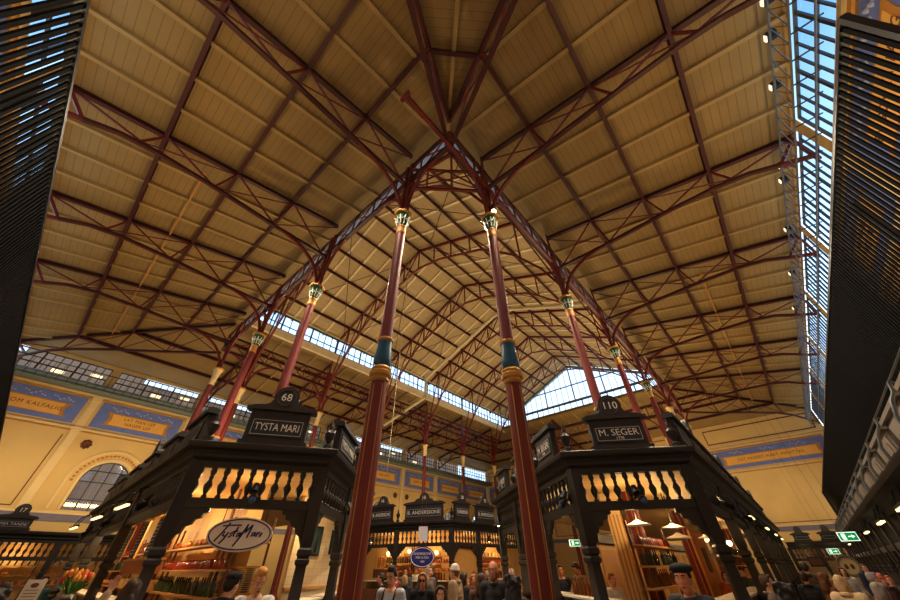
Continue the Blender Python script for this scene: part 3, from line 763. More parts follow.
def stall(label, pts, nb, closing=None, zs=0.0, depth=1.9, back=None, near=100, inner=True, wallmat=None, corb=(0, 1, 2, 3, 4)):
    """PTS: plan polyline of the open fronts, left to right as seen from outside; NB: bays per segment"""
    O = V((*pts[0], 0)); t = thing('market_stall', label, 'market stall', O)
    L = lambda p: V(p)-O
    loc = [V((*p, 0)) for p in pts]; lp = [tuple((p-O).xy) for p in loc]
    sweep(lp, CORN, zs).build('cornice', M_DARK, t, 20)
    sweep(lp, [(-0.09, 2.75), (0.07, 2.75), (0.07, 2.92), (-0.09, 2.92)], zs).build('lower_rail', M_DARK, t, 0)
    sweep(lp, [(-0.09, 3.5), (0.07, 3.5), (0.07, 3.6), (-0.09, 3.6)], zs).build('upper_rail', M_DARK, t, 0)
    bays = []; bal = []
    for s, n in enumerate(nb):
        a, c = loc[s], loc[s+1]; d = (c-a).normalized(); rz = math.atan2(d.y, d.x)
        for k in range(n):
            p, q = a.lerp(c, k/n), a.lerp(c, (k+1)/n); bays.append((p, q, rz, s))
            if k > 0 or s == 0: put('post', post_m, t, p-O+V((0, 0, zs)), rz, (1, 1, 1))
            elif k == 0: put('post', post_m, t, p-O+V((0, 0, zs)), rz+0.4)
            w = (q-p).length; m = max(3, round(w/0.265))
            for j in range(m):
                x = p.lerp(q, (j+0.5)/m); bal.append((x.length, x-O+V((0, 0, 2.9+zs))))
            if (p.length+q.length)/2 < 26 and w < 3.9 and s in corb:
                put('corbel', corbel_m, t, p-O+d*0.12+V((0, 0, 2.75+zs)), rz)
                put('corbel', corbel_m, t, q-O-d*0.12+V((0, 0, 2.75+zs)), rz, (-1, 1, 1))
    put('post', post_m, t, loc[-1]-O+V((0, 0, zs)), rz)
    if zs < 0:
        for ch in kids(t):
            if ch.name.startswith('post'): ch.location.z = 0; ch.scale.z = (3.62+zs)/3.62
    bal.sort(key=lambda x: x[0])
    for r_, p in bal[:near]: put('baluster', baluster_m, t, p)
    if len(bal) > near:
        b = MB()
        for r_, p in bal[near:]: b.lathe([(0.04, 0), (0.05, 0.2), (0.025, 0.38), (0.05, 0.52), (0.035, 0.62)], p, 5)
        tag(b.build('balusters', M_DARK, t), kind='stuff')
    # back panel of the balustrade, roof, inner ceiling and partition
    ring = [p-O for p in loc]+[V((*p, 0))-O for p in (closing or [])]
    if closing:
        b = MB(); n = len(ring)
        b.add([p+V((0, 0, 3.5+zs)) for p in ring], [tuple(range(n))[::-1]]); b.build('inner_ceiling', M_STALLIN, t, 0)
        b = MB(); b.add([p+V((0, 0, 3.99+zs)) for p in ring], [tuple(range(n))]); b.build('roof', M_DARK2, t, 0)
    if inner:
        segs = back if back is not None else list(range(len(pts)-1))
        off = poly_offset(lp, -depth)
        b = MB()
        for s in segs: b.add([off[s], off[s+1], off[s+1]+V((0, 0, 3.5+zs)), off[s]+V((0, 0, 3.5+zs))], [(0, 1, 2, 3)])
        b.build('partition', wallmat or M_STALLIN, t, 0)
    return t, bays
S68, B68 = stall('dark carved corner stall with balustrade under the Tysta Mari sign', [(2.68, 25.1), (2.12, 9.32), (4.35, 7.9), (8.3, 11.55)], [3, 1, 2], [(9.5, 14.5), (9.5, 25.1)], depth=1.7, corb=(1, 2), back=[0, 1])
S110, B110 = stall('dark carved corner stall with balustrade under the M. Seger sign', [(13.54, 9.14), (8.67, 3.59), (10.1, 1.38), (40.5, 1.5)], [3, 1, 8], [(40.5, 9.14)], depth=1.9, back=[], corb=(0, 1))
SAND, BAND = stall('dark stall with balustrade under the B. Anderssons sign, beyond the crowd', [(14.9, 24.5), (15.65, 21.16), (16.18, 18.7), (17.56, 15.4), (22.2, 15.06), (28, 15.0)], [1, 1, 1, 2, 2], [(28, 24.5)], depth=2.4)
SR, BR = stall('long dark row of stalls below the slatted screen by the skylight strip', [(44.0, -2.3), (4.2, -2.3)], [17], [(4.2, -2.8), (44.0, -2.8)], zs=-0.62, depth=2.2, near=0)
SE, BE = stall('low dark stall front across the end of the aisle below the end wall', [(43.8, 1.3), (43.8, -2.2)], [2], [(46, -2.2), (46, 1.3)], zs=-0.75, depth=1.2, near=60, wallmat=M_CREAM2)
SF, BF = stall('dark stall front with the small 17 sign at the foot of the long frieze wall', [(-5.2, 31.0), (10, 31.0)], [6], [(10, 33.5), (-5.2, 33.5)], zs=-0.55, depth=1.6, near=60)

# ---- sign boards standing on the cornices
def crown(hw, z0):
    pts = [(-hw-0.12, z0), (-hw-0.14, z0+0.07), (-hw, z0+0.13)]
    pts += [(-hw*0.62, z0+0.16), (-hw*0.5, z0+0.2), (-hw*0.42, z0+0.3)]
    R = 0.3*min(1, hw/0.65)
    for i in range(13):
        a = PI-PI*i/12; pts.append((R*math.cos(a), z0+0.36+R*math.sin(a)))
    pts += [(-x, z) for x, z in pts[:6]][::-1]
    return pts, R
def sign(p, rz, num, body, label, hw=0.62, h=0.85, sub=None, lw=None, gray=False, crowned=True, group=None):
    t = thing('stall_sign', label, 'sign', p, rz, group)
    b = MB(); b.box((0, 0, h/2), (2*hw, 0.16, h)); b.box((0, 0, 0.05), (2*hw+0.14, 0.24, 0.1)); b.build('board', M_DARK, t, 0)
    if crowned:
        pts, R = crown(hw, h); b = MB(); b.prism(pts, (0, 0.1, 0), (1, 0, 0), (0, 0, 1), (0, -1, 0), 0.2)
        b.box((0, -0.02, h+0.04), (2*hw+0.26, 0.28, 0.07)); cr = b.build('crown', M_DARK, t, 0)
        b = MB(); b.tube([(R*0.72*math.cos(2*PI*i/20), -0.1, h+0.36+R*0.72*math.sin(2*PI*i/20)) for i in range(21)], 0.018, 5); b.build('number_ring', M_DARK2, cr)
        if num: text(num, 0.27*R/0.3, M_LET, cr, (0, -0.106, h+0.36), UP)
    else:
        b = MB(); b.box((0, -0.02, h+0.04), (2*hw+0.26, 0.28, 0.1)); b.box((0, 0, h+0.12), (2*hw+0.1, 0.2, 0.07)); b.build('crown', M_DARK, t, 0)
    b = MB(); b.box((0, -0.09, h*0.5), (2*hw-0.16, 0.03, h*0.52)); pl = b.build('plate', M_DARK2 if gray else M_PLATE, t, 0)
    b = MB(); w2, h2 = hw-0.12, h*0.21
    for z in (-h2, h2): b.box((0, -0.108, h*0.5+z), (2*w2, 0.012, 0.014))
    for x in (-w2, w2): b.box((x, -0.108, h*0.5), (0.014, 0.012, 2*h2))
    b.build('border_line', M_LINE, pl, 0)
    if body:
        text(body, h*0.31, M_LET, pl, (0, -0.11, h*(0.54 if sub else 0.5)), UP, width=lw or (2*w2-0.12))
        if sub: text(sub, 0.1, M_LET, pl, (0, -0.11, h*0.35), UP)
    return t
def on(bay, inset=0.05, z=4.0, f=0.5):
    p, q, rz, s = bay; d = (q-p).normalized(); return p.lerp(q, f)+V((-d.y, d.x, 0))*-inset*-1+V((0, 0, z)), rz
def bay_sign(bay, num, body, label, **kw):
    z = kw.pop('z', 4.0); f = kw.pop('f', 0.5); inset = kw.pop('inset', -0.05); p, rz = on(bay, inset, z, f); return sign(p, rz, num, body, label, **kw)
b68c = [x for x in B68 if x[3] == 1][0]; b110c = [x for x in B110 if x[3] == 1][0]; bandc = [x for x in BAND if x[3] == 2][0]
bay_sign(b68c, '68', 'TYSTA MARI', 'black sign board lettered TYSTA MARI under a round crown numbered 68', hw=0.68, h=0.8, f=0.53)
bay_sign(b110c, '110', 'M. SEGER', 'black sign board lettered M. SEGER under a round crown numbered 110', hw=0.66, h=0.74, sub='1778', f=0.5)
bay_sign(bandc, '18', 'B. ANDERSSONS', 'wide dark sign lettered B. ANDERSSONS, the broadest over the middle stall', hw=1.25, h=0.85)
ba = [x for x in BAND if x[3] == 1][0]; bay_sign(ba, '16', 'B. ANDERSSON', 'dark crowned sign half behind the big column, before B. ANDERSSONS', hw=0.85, h=0.85)
ba = [x for x in BAND if x[3] == 3]; bay_sign(ba[0], '20', 'B. ANDERSSON', 'small dark crowned sign just past the B. ANDERSSONS sign', hw=0.62, h=0.85, f=0.35); bay_sign(ba[1], '22', 'B. ANDERSSON', 'dark crowned sign farthest along the middle stall, beside stall 110', hw=0.9, h=0.85, f=0.3)
bay_sign(BF[1], '17', 'MIA TANDE', 'small dark sign numbered 17 below the long frieze wall', z=3.45, hw=0.66, h=0.5, f=1.12)
bay_sign(BF[4], '21', '', 'dark crowned sign on the low stall by the frieze wall, without a name', z=3.45, hw=0.6, h=0.7)
for k, bb in enumerate(BE): bay_sign(bb, ['', ''][k], '', ['small dark crowned sign on the end-wall stall, beside the M. Seger row', 'small dark crowned sign on the end-wall stall, beside the slatted screen row'][k], z=3.25, hw=0.5, h=0.42, f=[0.67, 0.63][k])
# side signs along the fronts
l68 = [x for x in B68 if x[3] == 0][::-1]; w_ = ['nearest', 'second', 'third', 'fourth', 'fifth', 'sixth', 'seventh', 'eighth', 'ninth', 'tenth', 'eleventh', 'twelfth', 'thirteenth']
for k, (bb, ff) in enumerate([(x, f) for x in l68 for f in (0.77, 0.27)]): bay_sign(bb, '', '', '%s dark side sign on the Tysta Mari stall, counted from the number 68 corner' % w_[k], hw=0.8, h=0.75, gray=True, crowned=(k % 3 == 2), f=ff)
r68 = [x for x in B68 if x[3] == 2]
for k, bb in enumerate(r68): bay_sign(bb, '', 'TYSTA MARI' if k == 0 else '', ['grey lettered side sign of stall 68 facing the big columns', 'farther grey side sign of stall 68, behind the big column'][k], hw=0.85, h=0.75, gray=True, crowned=False)
d110 = [x for x in B110 if x[3] == 0][::-1]
for k, bb in enumerate(d110): bay_sign(bb, '', 'M. SEGER', ['grey side sign of stall 110 next to the corner, beside the number 110 board', 'grey side sign of stall 110 partly behind the big column', 'grey side sign of stall 110 farthest along, next to the middle stall'][k], hw=0.6, h=0.8, gray=True, crowned=False, sub='1778')
r110 = [x for x in B110 if x[3] == 2]
for k, (bb, ff) in enumerate([(x, f) for x in r110 for f in (0.24, 0.76)][:13]): bay_sign(bb, '', '', '%s dark side sign along stall 110 toward the end wall, from the corner' % w_[k], hw=0.8, h=0.75, gray=True, crowned=(k % 3 == 1), f=ff)
def finials(S_, bays, zs=0.0, ends=True):
    O = S_.location
    for k, (p, q, rz, s) in enumerate(bays):
        if p.length > 34: continue
        put('finial', finial_m, S_, p-O+V((0, 0, 4.0+zs)))
finials(S68, B68); finials(S110, B110); finials(SAND, BAND)
# grey fronts with curved brackets and a rail along the skylight-side row
O = SR.location; M_GP = mat('grey_panel', (108, 100, 92), 0.6); M_PP = mat('pale_panel', (150, 140, 126), 0.6)
for (p, q, rz, s) in BR:
    c = (p+q)/2-O; w = (q-p).length; b = MB()
    b.box(c+V((0, -0.02, 3.68)), (w-0.35, 0.1, 0.62)); fp = b.build('front_panel', M_GP, SR, 0); b = MB()
    b.box(c+V((0, 0.04, 3.68)), (w-0.75, 0.04, 0.4)); b.box(c+V((0, 0.065, 3.68)), (w-1.15, 0.03, 0.2))
    b.box(c+V((0, 0.0, 4.0)), (w-0.25, 0.18, 0.07)); b.build('panel_trim', M_PP, fp, 0)
rb = MB(); rb.tube([(q_x, 0.06, 4.16) for q_x in (0.0, -39.8)], 0.016, 6); rb.build('front_rail', M_STEEL, SR)
for k, (p, q, rz, s) in enumerate(BR):
    rb = MB(); c = q-O
    rb.tube([c+V((0, 0.3, 3.36)), c+V((0, 0.3, 3.6)), c+V((0, 0.2, 3.86)), c+V((0, 0.1, 4.0)), c+V((0, 0.06, 4.16))], [0.035, 0.03, 0.03, 0.025, 0.03], 6); rb.tube([c+V((0, 0.06, 4.0)), c+V((0, -0.04, 4.1)), c+V((0, 0.06, 4.18))], 0.02, 6)
    rb.build('curved_bracket', M_STEEL, SR)

# ---- light bars under the cornices
lamp0 = None
def strip(p, rz, label):
    global lamp0
    if lamp0 is None:
        lamp0 = thing('strip_light', label, 'lamp', p, rz, 'strip lights under the stall cornices')
        b = MB(); b.box((0, 0, 0.05), (1.35, 0.12, 0.06)); b.build('housing', M_BLACK, lamp0, 0)
        b = MB(); b.box((0, 0, 0.0), (1.3, 0.08, 0.05)); b.build('tube', M_EMIT, lamp0, 0)
        b = MB(); b.tube([(-0.5, 0, 0.07), (-0.5, 0.12, 0.42), (-0.5, 0.35, 0.5)], 0.02, 6); b.build('arm', M_BLACK, lamp0)
        b = MB(); b.tube([(0.5, 0, 0.07), (0.5, 0.12, 0.42), (0.5, 0.35, 0.5)], 0.02, 6); b.build('arm', M_BLACK, lamp0)
        return lamp0
    return copy_tree(lamp0, p, rz, label)
for k, y in enumerate((14.1, 17.8, 22.8)): strip((1.9, y, 3.15), -PI/2+0.03, '%s bright strip light along the Tysta Mari stall side' % w_[k])
for k, x in enumerate((18.6, 25, 30.6, 36)): strip((x, 1.15, 3.15), 0, '%s bright strip light along stall 110 toward the end wall' % w_[k])
for k, x in enumerate((13.5, 18, 23.2, 29, 36)): strip((x, -2.0, 2.75), PI, '%s bright strip light along the slatted-screen stall row' % w_[k])

# ---- black spotlights on the rails
sp0 = None
def spot(p, rz, label):
    global sp0
    if sp0 is None:
        sp0 = thing('rail_spotlight', label, 'lamp', p, rz, 'black spotlights on the stall rails')
        b = MB(); b.tube([(0, -0.1, 0.28), (0, -0.2, 0.12)], [0.06, 0.09], 10); b.tube([(0.03, -0.14, 0.1), (0.05, -0.32, -0.02)], [0.05, 0.09], 10); b.build('housing', M_BLACK, sp0)
        b = MB(); b.beam((0, 0, 0.05), (0, -0.14, 0.2), 0.04, 0.04); b.build('bracket', M_BLACK, sp0, 0)
        b = MB(); b.ball((0.053, -0.335, -0.03), (0.075, 0.03, 0.075)); b.build('lens', mat('blue_lens', (60, 80, 130), 0.2, noise=0), sp0)
        return sp0
    return copy_tree(sp0, p, rz, label)
def midrail(bay, f=0.55, z=2.9):
    p, q, rz, s = bay; d = (q-p).normalized(); return p.lerp(q, f)+V((d.y, -d.x, 0))*0.08+V((0, 0, z)), rz
spot(*midrail(b68c, 0.52), 'black spotlight on the rail above the oval Tysta Mari sign')
spot(*midrail(b110c, 0.47), 'black spotlight on the rail under the M. SEGER sign')
spot(*midrail(d110[0], 0.9), 'black spotlight on the diagonal side of stall 110'); spot(*midrail(r68[0], 0.8), 'black spotlight on the diagonal side of stall 68')
for k in range(3): spot(*midrail(l68[k], 0.6), '%s black spotlight along the Tysta Mari stall side' % w_[k]); spot(*midrail(r110[k], 0.5), '%s black spotlight along stall 110 toward the end wall' % w_[k])
# ---- black bell pendant lamps
pn0 = None
def pendant(p, rz, label):
    global pn0
    if pn0 is None:
        pn0 = thing('bell_lamp', label, 'lamp', p, rz, 'black bell lamps hung before the stalls')
        b = MB(); b.lathe([(0.03, 0.3), (0.05, 0.28), (0.09, 0.18), (0.11, 0.1), (0.22, 0.0), (0.21, 0.0), (0.1, 0.09)], n=14); b.build('shade', M_BLACK, pn0)
        b = MB(); b.ball((0, 0, 0.05), 0.06); b.build('bulb', M_BULB, pn0)
        b = MB(); b.tube([(0, 0, 0.28), (0, 0, 0.62), (0, 0.3, 0.75)], 0.014, 5); b.build('arm', M_BLACK, pn0)
        return pn0
    return copy_tree(pn0, p, rz, label)
def front(bay, f, out, z):
    p, q, rz, s = bay; d = (q-p).normalized(); return p.lerp(q, f)+V((d.y, -d.x, 0))*out+V((0, 0, z)), rz
pendant(*front([x for x in BAND if x[3] == 1][0], 0.4, 0.5, 3.0), 'black bell lamp before the middle stall, near the big column')
pendant(*front([x for x in BAND if x[3] == 3][1], 0.2, 0.5, 3.0), 'black bell lamp before the middle stall, near stall 110')
pendant(*front(d110[2], 0.6, 0.5, 2.95), 'black bell lamp beside the diagonal side of stall 110, far end')
# ---- hanging signs
rz68 = b68c[2]; c68 = b68c[0].lerp(b68c[1], 0.51); n68 = V((math.sin(rz68), -math.cos(rz68), 0))
t = thing('oval_sign', 'white oval hanging sign with blue handwriting reading Tysta Mari', 'sign', c68+n68*0.06+V((0, 0, 2.31)), rz68)
def oval(a, c, y, d, n=40): return [(a*math.cos(2*PI*i/n), c*math.sin(2*PI*i/n)) for i in range(n)]
b = MB(); b.prism(oval(0.6, 0.285, 0, 0), (0, 0.03, 0), (1, 0, 0), (0, 0, 1), (0, -1, 0), 0.05); bo = b.build('board', mat('white_enamel', (238, 226, 214), 0.35, noise=0.03), t, 40)
b = MB(); b.tube([(0.56*math.cos(2*PI*i/48), -0.022, 0.25*math.sin(2*PI*i/48)) for i in range(49)], 0.013, 5); b.build('blue_rim', mat('sign_blue', (24, 24, 84), 0.5, noise=0), t)
M_SB = MATS['sign_blue']
b = MB()
def stroke(*pts, r=0.016): b.tube([(x, -0.024, z) for x, z in pts], r, 5)
stroke((-0.36, 0.13), (-0.22, 0.145), (-0.02, 0.15), r=0.012); stroke((-0.24, 0.19), (-0.32, 0.05), (-0.43, -0.12))            # T
stroke((-0.29, 0.04), (-0.31, -0.03), (-0.25, -0.03), (-0.22, 0.03)); stroke((-0.22, 0.03), (-0.27, -0.08), (-0.33, -0.16))     # y
stroke((-0.14, 0.03), (-0.19, 0.01), (-0.15, -0.02), (-0.2, -0.05))                                                          # s
stroke((-0.07, 0.12), (-0.12, -0.01), (-0.1, -0.04)); stroke((-0.14, 0.04), (-0.05, 0.05), r=0.012)                             # t
stroke((0.0, 0.02), (-0.05, 0.01), (-0.06, -0.04), (-0.01, -0.02), (0.01, 0.03), (0.0, -0.03), (0.03, -0.04))                   # a
b.build('handwriting', M_SB, bo); b = MB()
stroke((-0.07, -0.2), (0.02, -0.04), (0.1, 0.17)); stroke((0.1, 0.17), (0.085, 0.03)); stroke((0.085, 0.03), (0.19, 0.16)); stroke((0.19, 0.16), (0.14, -0.06))                                    # M
stroke((0.27, 0.03), (0.22, 0.02), (0.21, -0.03), (0.26, -0.01), (0.28, 0.04), (0.27, -0.03))                                  # a
stroke((0.32, 0.03), (0.3, -0.04)); stroke((0.31, 0.0), (0.36, 0.04)); stroke((0.4, 0.03), (0.37, -0.04))
b.build('handwriting', M_SB, bo); b = MB(); stroke((0.415, 0.085), (0.42, 0.095), r=0.012); b.build('handwriting_dot', M_SB, bo)
b = MB()
for x in (-0.4, 0.4): b.tube([(x, 0.0, 0.2), (x, 0.0, 0.46)], 0.008, 5)
b.build('hanging_wire', M_BLACK, t)
# oval blue sign and white square before the middle stall
ca = bandc[0].lerp(bandc[1], 0.5)
dirc = V((0.7071, -0.7071, 0)); ps = V((15.55, 15.75, 0))
t = thing('oval_sign', 'blue oval sign with white writing hanging before the middle stall', 'sign', ps+V((0, 0, 2.22)), -PI/4)
b = MB(); b.prism(oval(0.66, 0.46, 0, 0), (0, 0.04, 0), (1, 0, 0), (0, 0, 1), (0, -1, 0), 0.07); bo = b.build('board', mat('oval_blue', (34, 36, 120), 0.4, noise=0.05), t, 40)
b = MB(); b.tube([(0.6*math.cos(2*PI*i/40), -0.035, 0.4*math.sin(2*PI*i/40)) for i in range(41)], 0.02, 5); b.build('white_rim', M_LET, t)
text('ANDERSSONS', 0.15, M_LET, bo, (0, -0.04, 0.14), UP); text('FISK & DELI', 0.14, M_LET, bo, (0, -0.04, -0.02), UP); text('1888', 0.12, M_LET, bo, (0, -0.04, -0.19), UP)
t = thing('square_sign', 'small white square sign hung on two red wires before B. ANDERSSONS', 'sign', ps+V((0, 0, 3.24)), -PI/4)
b = MB(); b.box((0, 0, 0), (0.5, 0.05, 0.66)); b.build('board', mat('pale_board', (206, 202, 214), 0.5, noise=0.03), t, 0)
b = MB()
for x in (-0.12, 0.12): b.tube([(x, 0, 0.33), (x, 0, 3.2)], 0.01, 5)
for x in (-0.15, 0.15): b.tube([(x, 0, -0.33), (x, 0, -0.56)], 0.01, 5)
b.build('wire', M_RED, t)
# exit signs
def exit_sign(p, rz, w, label, top):
    t = thing('exit_sign', label, 'sign', p, rz, None)
    b = MB(); b.box((0, 0, 0), (w, 0.06, w*0.52)); b.build('rim', M_EXITW, t, 0)
    b = MB(); b.box((0, -0.02, 0), (w*0.92, 0.05, w*0.44)); bd = b.build('panel', M_EXIT, t, 0)
    b = MB(); y = -0.05; k = w/1.0
    b.box((-0.22*k, y, 0), (0.2*k, 0.01, 0.34*k)); b.cur = 0; b.build('door_symbol', M_EXITW, bd, 0)
    b = MB(); b.ball((-0.2*k, y-0.008, 0.11*k), (0.03*k, 0.006, 0.03*k)); b.beam((-0.2*k, y-0.008, 0.07*k), (-0.23*k, y-0.008, -0.03*k), 0.04*k, 0.01)
    b.beam((-0.23*k, y-0.008, -0.03*k), (-0.16*k, y-0.008, -0.1*k), 0.03*k, 0.01); b.beam((-0.23*k, y-0.008, -0.03*k), (-0.29*k, y-0.008, -0.12*k), 0.03*k, 0.01); b.build('runner_symbol', M_EXIT, bd)
    b = MB(); b.box((0.12*k, y, 0), (0.22*k, 0.01, 0.06*k)); b.prism([(0.2*k, -0.1*k), (0.36*k, 0), (0.2*k, 0.1*k)], (0, y, 0), (1, 0, 0), (0, 0, 1), (0, -1, 0), 0.01); b.build('arrow_symbol', M_EXITW, bd, 0)
    b = MB()
    for x in (-0.3*k, 0.3*k): b.tube([(x, 0, w*0.25), (x, 0, top-p[2])], 0.004, 4)
    b.build('suspension', M_BLACK, t)
    return t
exit_sign((22.0, -1.32, 2.6), -PI/2, 0.55, 'bright green exit sign hanging at the end of the aisle, the nearer one', 14.0)
exit_sign((36.0, -1.06, 2.42), -PI/2, 0.55, 'small green exit sign hanging deep in the aisle, the farther one', 13.5)
exit_sign((15.5, 7.0, 2.5), -PI*0.75+PI/2, 0.42, 'green exit sign seen through the inside of stall 110', 3.5)
# end wall: round emblem and picture
t = thing('wall_emblem', 'round cream relief emblem on the wall at the end of the aisle', 'emblem', (42.55, -1.62, 1.7), -PI/2)
b = MB(); b.prism(oval(0.62, 0.62, 0, 0), (0, 0.05, 0), (1, 0, 0), (0, 0, 1), (0, -1, 0), 0.06); b.build('disc', M_CREAM2, t, 40)
b = MB(); b.tube([(0.56*math.cos(2*PI*i/30), -0.03, 0.56*math.sin(2*PI*i/30)) for i in range(31)], 0.09, 6); b.build('wreath', mat('wreath_grey', (150, 134, 112), 0.8), t)
b = MB()
for x in (-0.16, 0.16): b.ball((x, -0.02, -0.05), (0.1, 0.05, 0.16))
b.build('figure', M_BROWN, t)
t = thing('framed_picture', 'small dark framed picture on the cream wall at the end of the aisle', 'picture', (42.55, 0.05, 1.95), -PI/2)
b = MB(); b.box((0, 0, 0), (0.9, 0.05, 0.6)); b.build('frame', M_BLACK, t, 0); b = MB(); b.box((0, -0.03, 0), (0.7, 0.02, 0.42)); b.build('print', M_BROWN, t, 0)

# ---- inside the stalls: shelves, counters, goods
def local(bay, u, inn, z):
    p, q, rz, s = bay; d = (q-p).normalized(); return p+d*u+V((-d.y, d.x, 0))*inn+V((0, 0, z))
GOODS = {}
def good(kind):
    if kind in GOODS: return GOODS[kind]
    b = MB()
    if kind == 'bottle': b.lathe([(0.04, 0), (0.042, 0.18), (0.015, 0.24), (0.015, 0.31)], n=8); m = mat('bottle_green', (52, 66, 34), 0.2)
    elif kind == 'wine_bottle': b.lathe([(0.04, 0), (0.042, 0.2), (0.015, 0.26), (0.015, 0.33)], n=8); m = mat('bottle_amber', (120, 66, 22), 0.2)
    elif kind == 'jar': b.lathe([(0.055, 0), (0.06, 0.02), (0.06, 0.13), (0.045, 0.15), (0.05, 0.15), (0.05, 0.18)], n=8); m = mat('jar_red', (150, 56, 34), 0.3)
    elif kind == 'tin': b.lathe([(0.07, 0), (0.07, 0.2)], n=10); m = mat('tin_cream', (220, 196, 150), 0.4)
    elif kind == 'loaf': b.ball((0, 0, 0.07), (0.17, 0.09, 0.08)); m = mat('bread_crust', (188, 120, 56), 0.7, noise=0.25, nscale=14)
    elif kind == 'plate_stack':
        for i in range(12): b.lathe([(0.06, i*0.035), (0.12, i*0.035+0.022), (0.125, i*0.035+0.028)], n=14)
        m = mat('plate_brown', (170, 134, 84), 0.4)
    elif kind == 'box': b.box((0, 0, 0.11), (0.24, 0.18, 0.22)); m = mat('carton', (204, 170, 110), 0.6)
    elif kind == 'baguette': b.tube([(0, 0, 0), (0, 0.02, 0.3), (0, 0.04, 0.62)], [0.03, 0.05, 0.025], 8); m = mat('baguette', (214, 146, 74), 0.7, noise=0.2, nscale=12)
    GOODS[kind] = b.mesh(kind, m, 35); return GOODS[kind]
NAMES = {'bottle': ('green glass bottle', 'bottle'), 'wine_bottle': ('amber glass bottle', 'bottle'), 'jar': ('red preserve jar', 'jar'), 'tin': ('cream tin', 'tin'), 'loaf': ('crusty round loaf', 'bread'), 'plate_stack': ('tall stack of brown plates', 'plates'), 'box': ('cream carton', 'box'), 'baguette': ('upright baguette', 'bread')}
def shelf(bay, inn, zs_, place, kinds, w=None, u0=0.25, dens=0.17):
    p, q, rz, s = bay; W = w or (q-p).length-0.5
    t = thing('wall_shelf', 'wooden wall shelf %s' % place, 'shelf', local(bay, u0, inn, 0), rz)
    for z in zs_:
        b = MB(); b.box((W/2, 0, z), (W, 0.34, 0.04)); b.build('board', M_PINE, t, 0)
    for x in (0.02, W-0.02):
        b = MB(); b.box((x, 0.1, (zs_[-1]+0.5)/2), (0.05, 0.05, zs_[-1]+0.5)); b.build('upright', M_BROWN, t, 0)
    for i, z in enumerate(zs_):
        kind = kinds[i % len(kinds)]; n = int(W/(dens if kind not in ('loaf', 'box', 'plate_stack') else 0.36)); lab, cat = NAMES[kind]
        for j in range(n):
            if random.random() < 0.12: continue
            o = put(kind, good(kind), None, local(bay, u0+W*(j+0.5)/n, inn-0.04, z+0.02), rz+random.uniform(-.2, .2))
            tag(o, '%s on the shelf %s' % (lab, place), cat, '%s on the shelf %s' % (lab+'s', place))
def counter(bay, place, w=None, u0=0.1, h=1.05):
    p, q, rz, s = bay; W = w or (q-p).length-0.2
    t = thing('display_counter', 'glass-topped display counter %s' % place, 'counter', local(bay, u0, 0.35, 0), rz)
    b = MB(); b.box((W/2, 0, 0.42), (W, 0.6, 0.84)); b.build('base', M_BROWN, t, 0)
    b = MB(); b.box((W/2, -0.28, 1.02), (W-0.06, 0.02, 0.34)); b.build('glass_case', M_GLASS2, t, 0)
    b = MB(); b.box((W/2, 0.02, 1.2), (W, 0.5, 0.04)); b.build('top', M_WHITE, t, 0)
    b = MB(); b.box((W/2, 0.2, 1.01), (W, 0.03, 0.36)); b.build('back_panel', M_PINE, t, 0)
# stall 68 interior behind the oval sign
shelf(b68c, 1.45, [1.35, 1.8, 2.25], 'behind the oval Tysta Mari sign', ['plate_stack', 'plate_stack', 'jar'], w=0.95, u0=0.78)
for k, bb in enumerate(l68[:6]):
    counter(bb, 'in the %s bay along the Tysta Mari side' % w_[k]); shelf(bb, 1.35, [1.3, 1.75, 2.2], 'in the %s bay along the Tysta Mari side' % w_[k], [['bottle', 'jar', 'loaf'], ['box', 'tin', 'wine_bottle'], ['loaf', 'bottle', 'jar']][k % 3])
for k, bb in enumerate(r68): counter(bb, ['in the bright tiled bay of stall 68', 'in the far bay of stall 68 facing the middle stall'][k])
# menu boards hanging in the Tysta Mari side
for k, (u, bb) in enumerate(((2.9, l68[0]), (1.1, l68[0]), (4.5, l68[1]), (3.2, l68[1]))):
    p = local(bb, u, 0.3, 2.38); t = thing('menu_board', '%s black menu board with white lines hanging in the Tysta Mari side' % w_[k], 'menu board', p, bb[2])
    b = MB(); b.box((0, 0, 0), (0.72, 0.04, 0.84)); b.build('frame', M_PINE, t, 0); b = MB(); b.box((0, -0.022, 0), (0.62, 0.01, 0.74)); s_ = b.build('slate', M_BLACK, t, 0)
    b = MB()
    for i in range(9):
        b.box((-0.12, -0.03, 0.3-i*0.072), (0.2+0.08*((i*5) % 3), 0.004, 0.022)); b.box((0.2, -0.03, 0.3-i*0.072), (0.07, 0.004, 0.022))
    b.build('chalk_line', M_LET, s_, 0)
    b = MB()
    for x in (-0.2, 0.2): b.tube([(x, 0, 0.4), (x, 0, 1.1)], 0.006, 4)
    b.build('hanging_wire', M_BLACK, t)
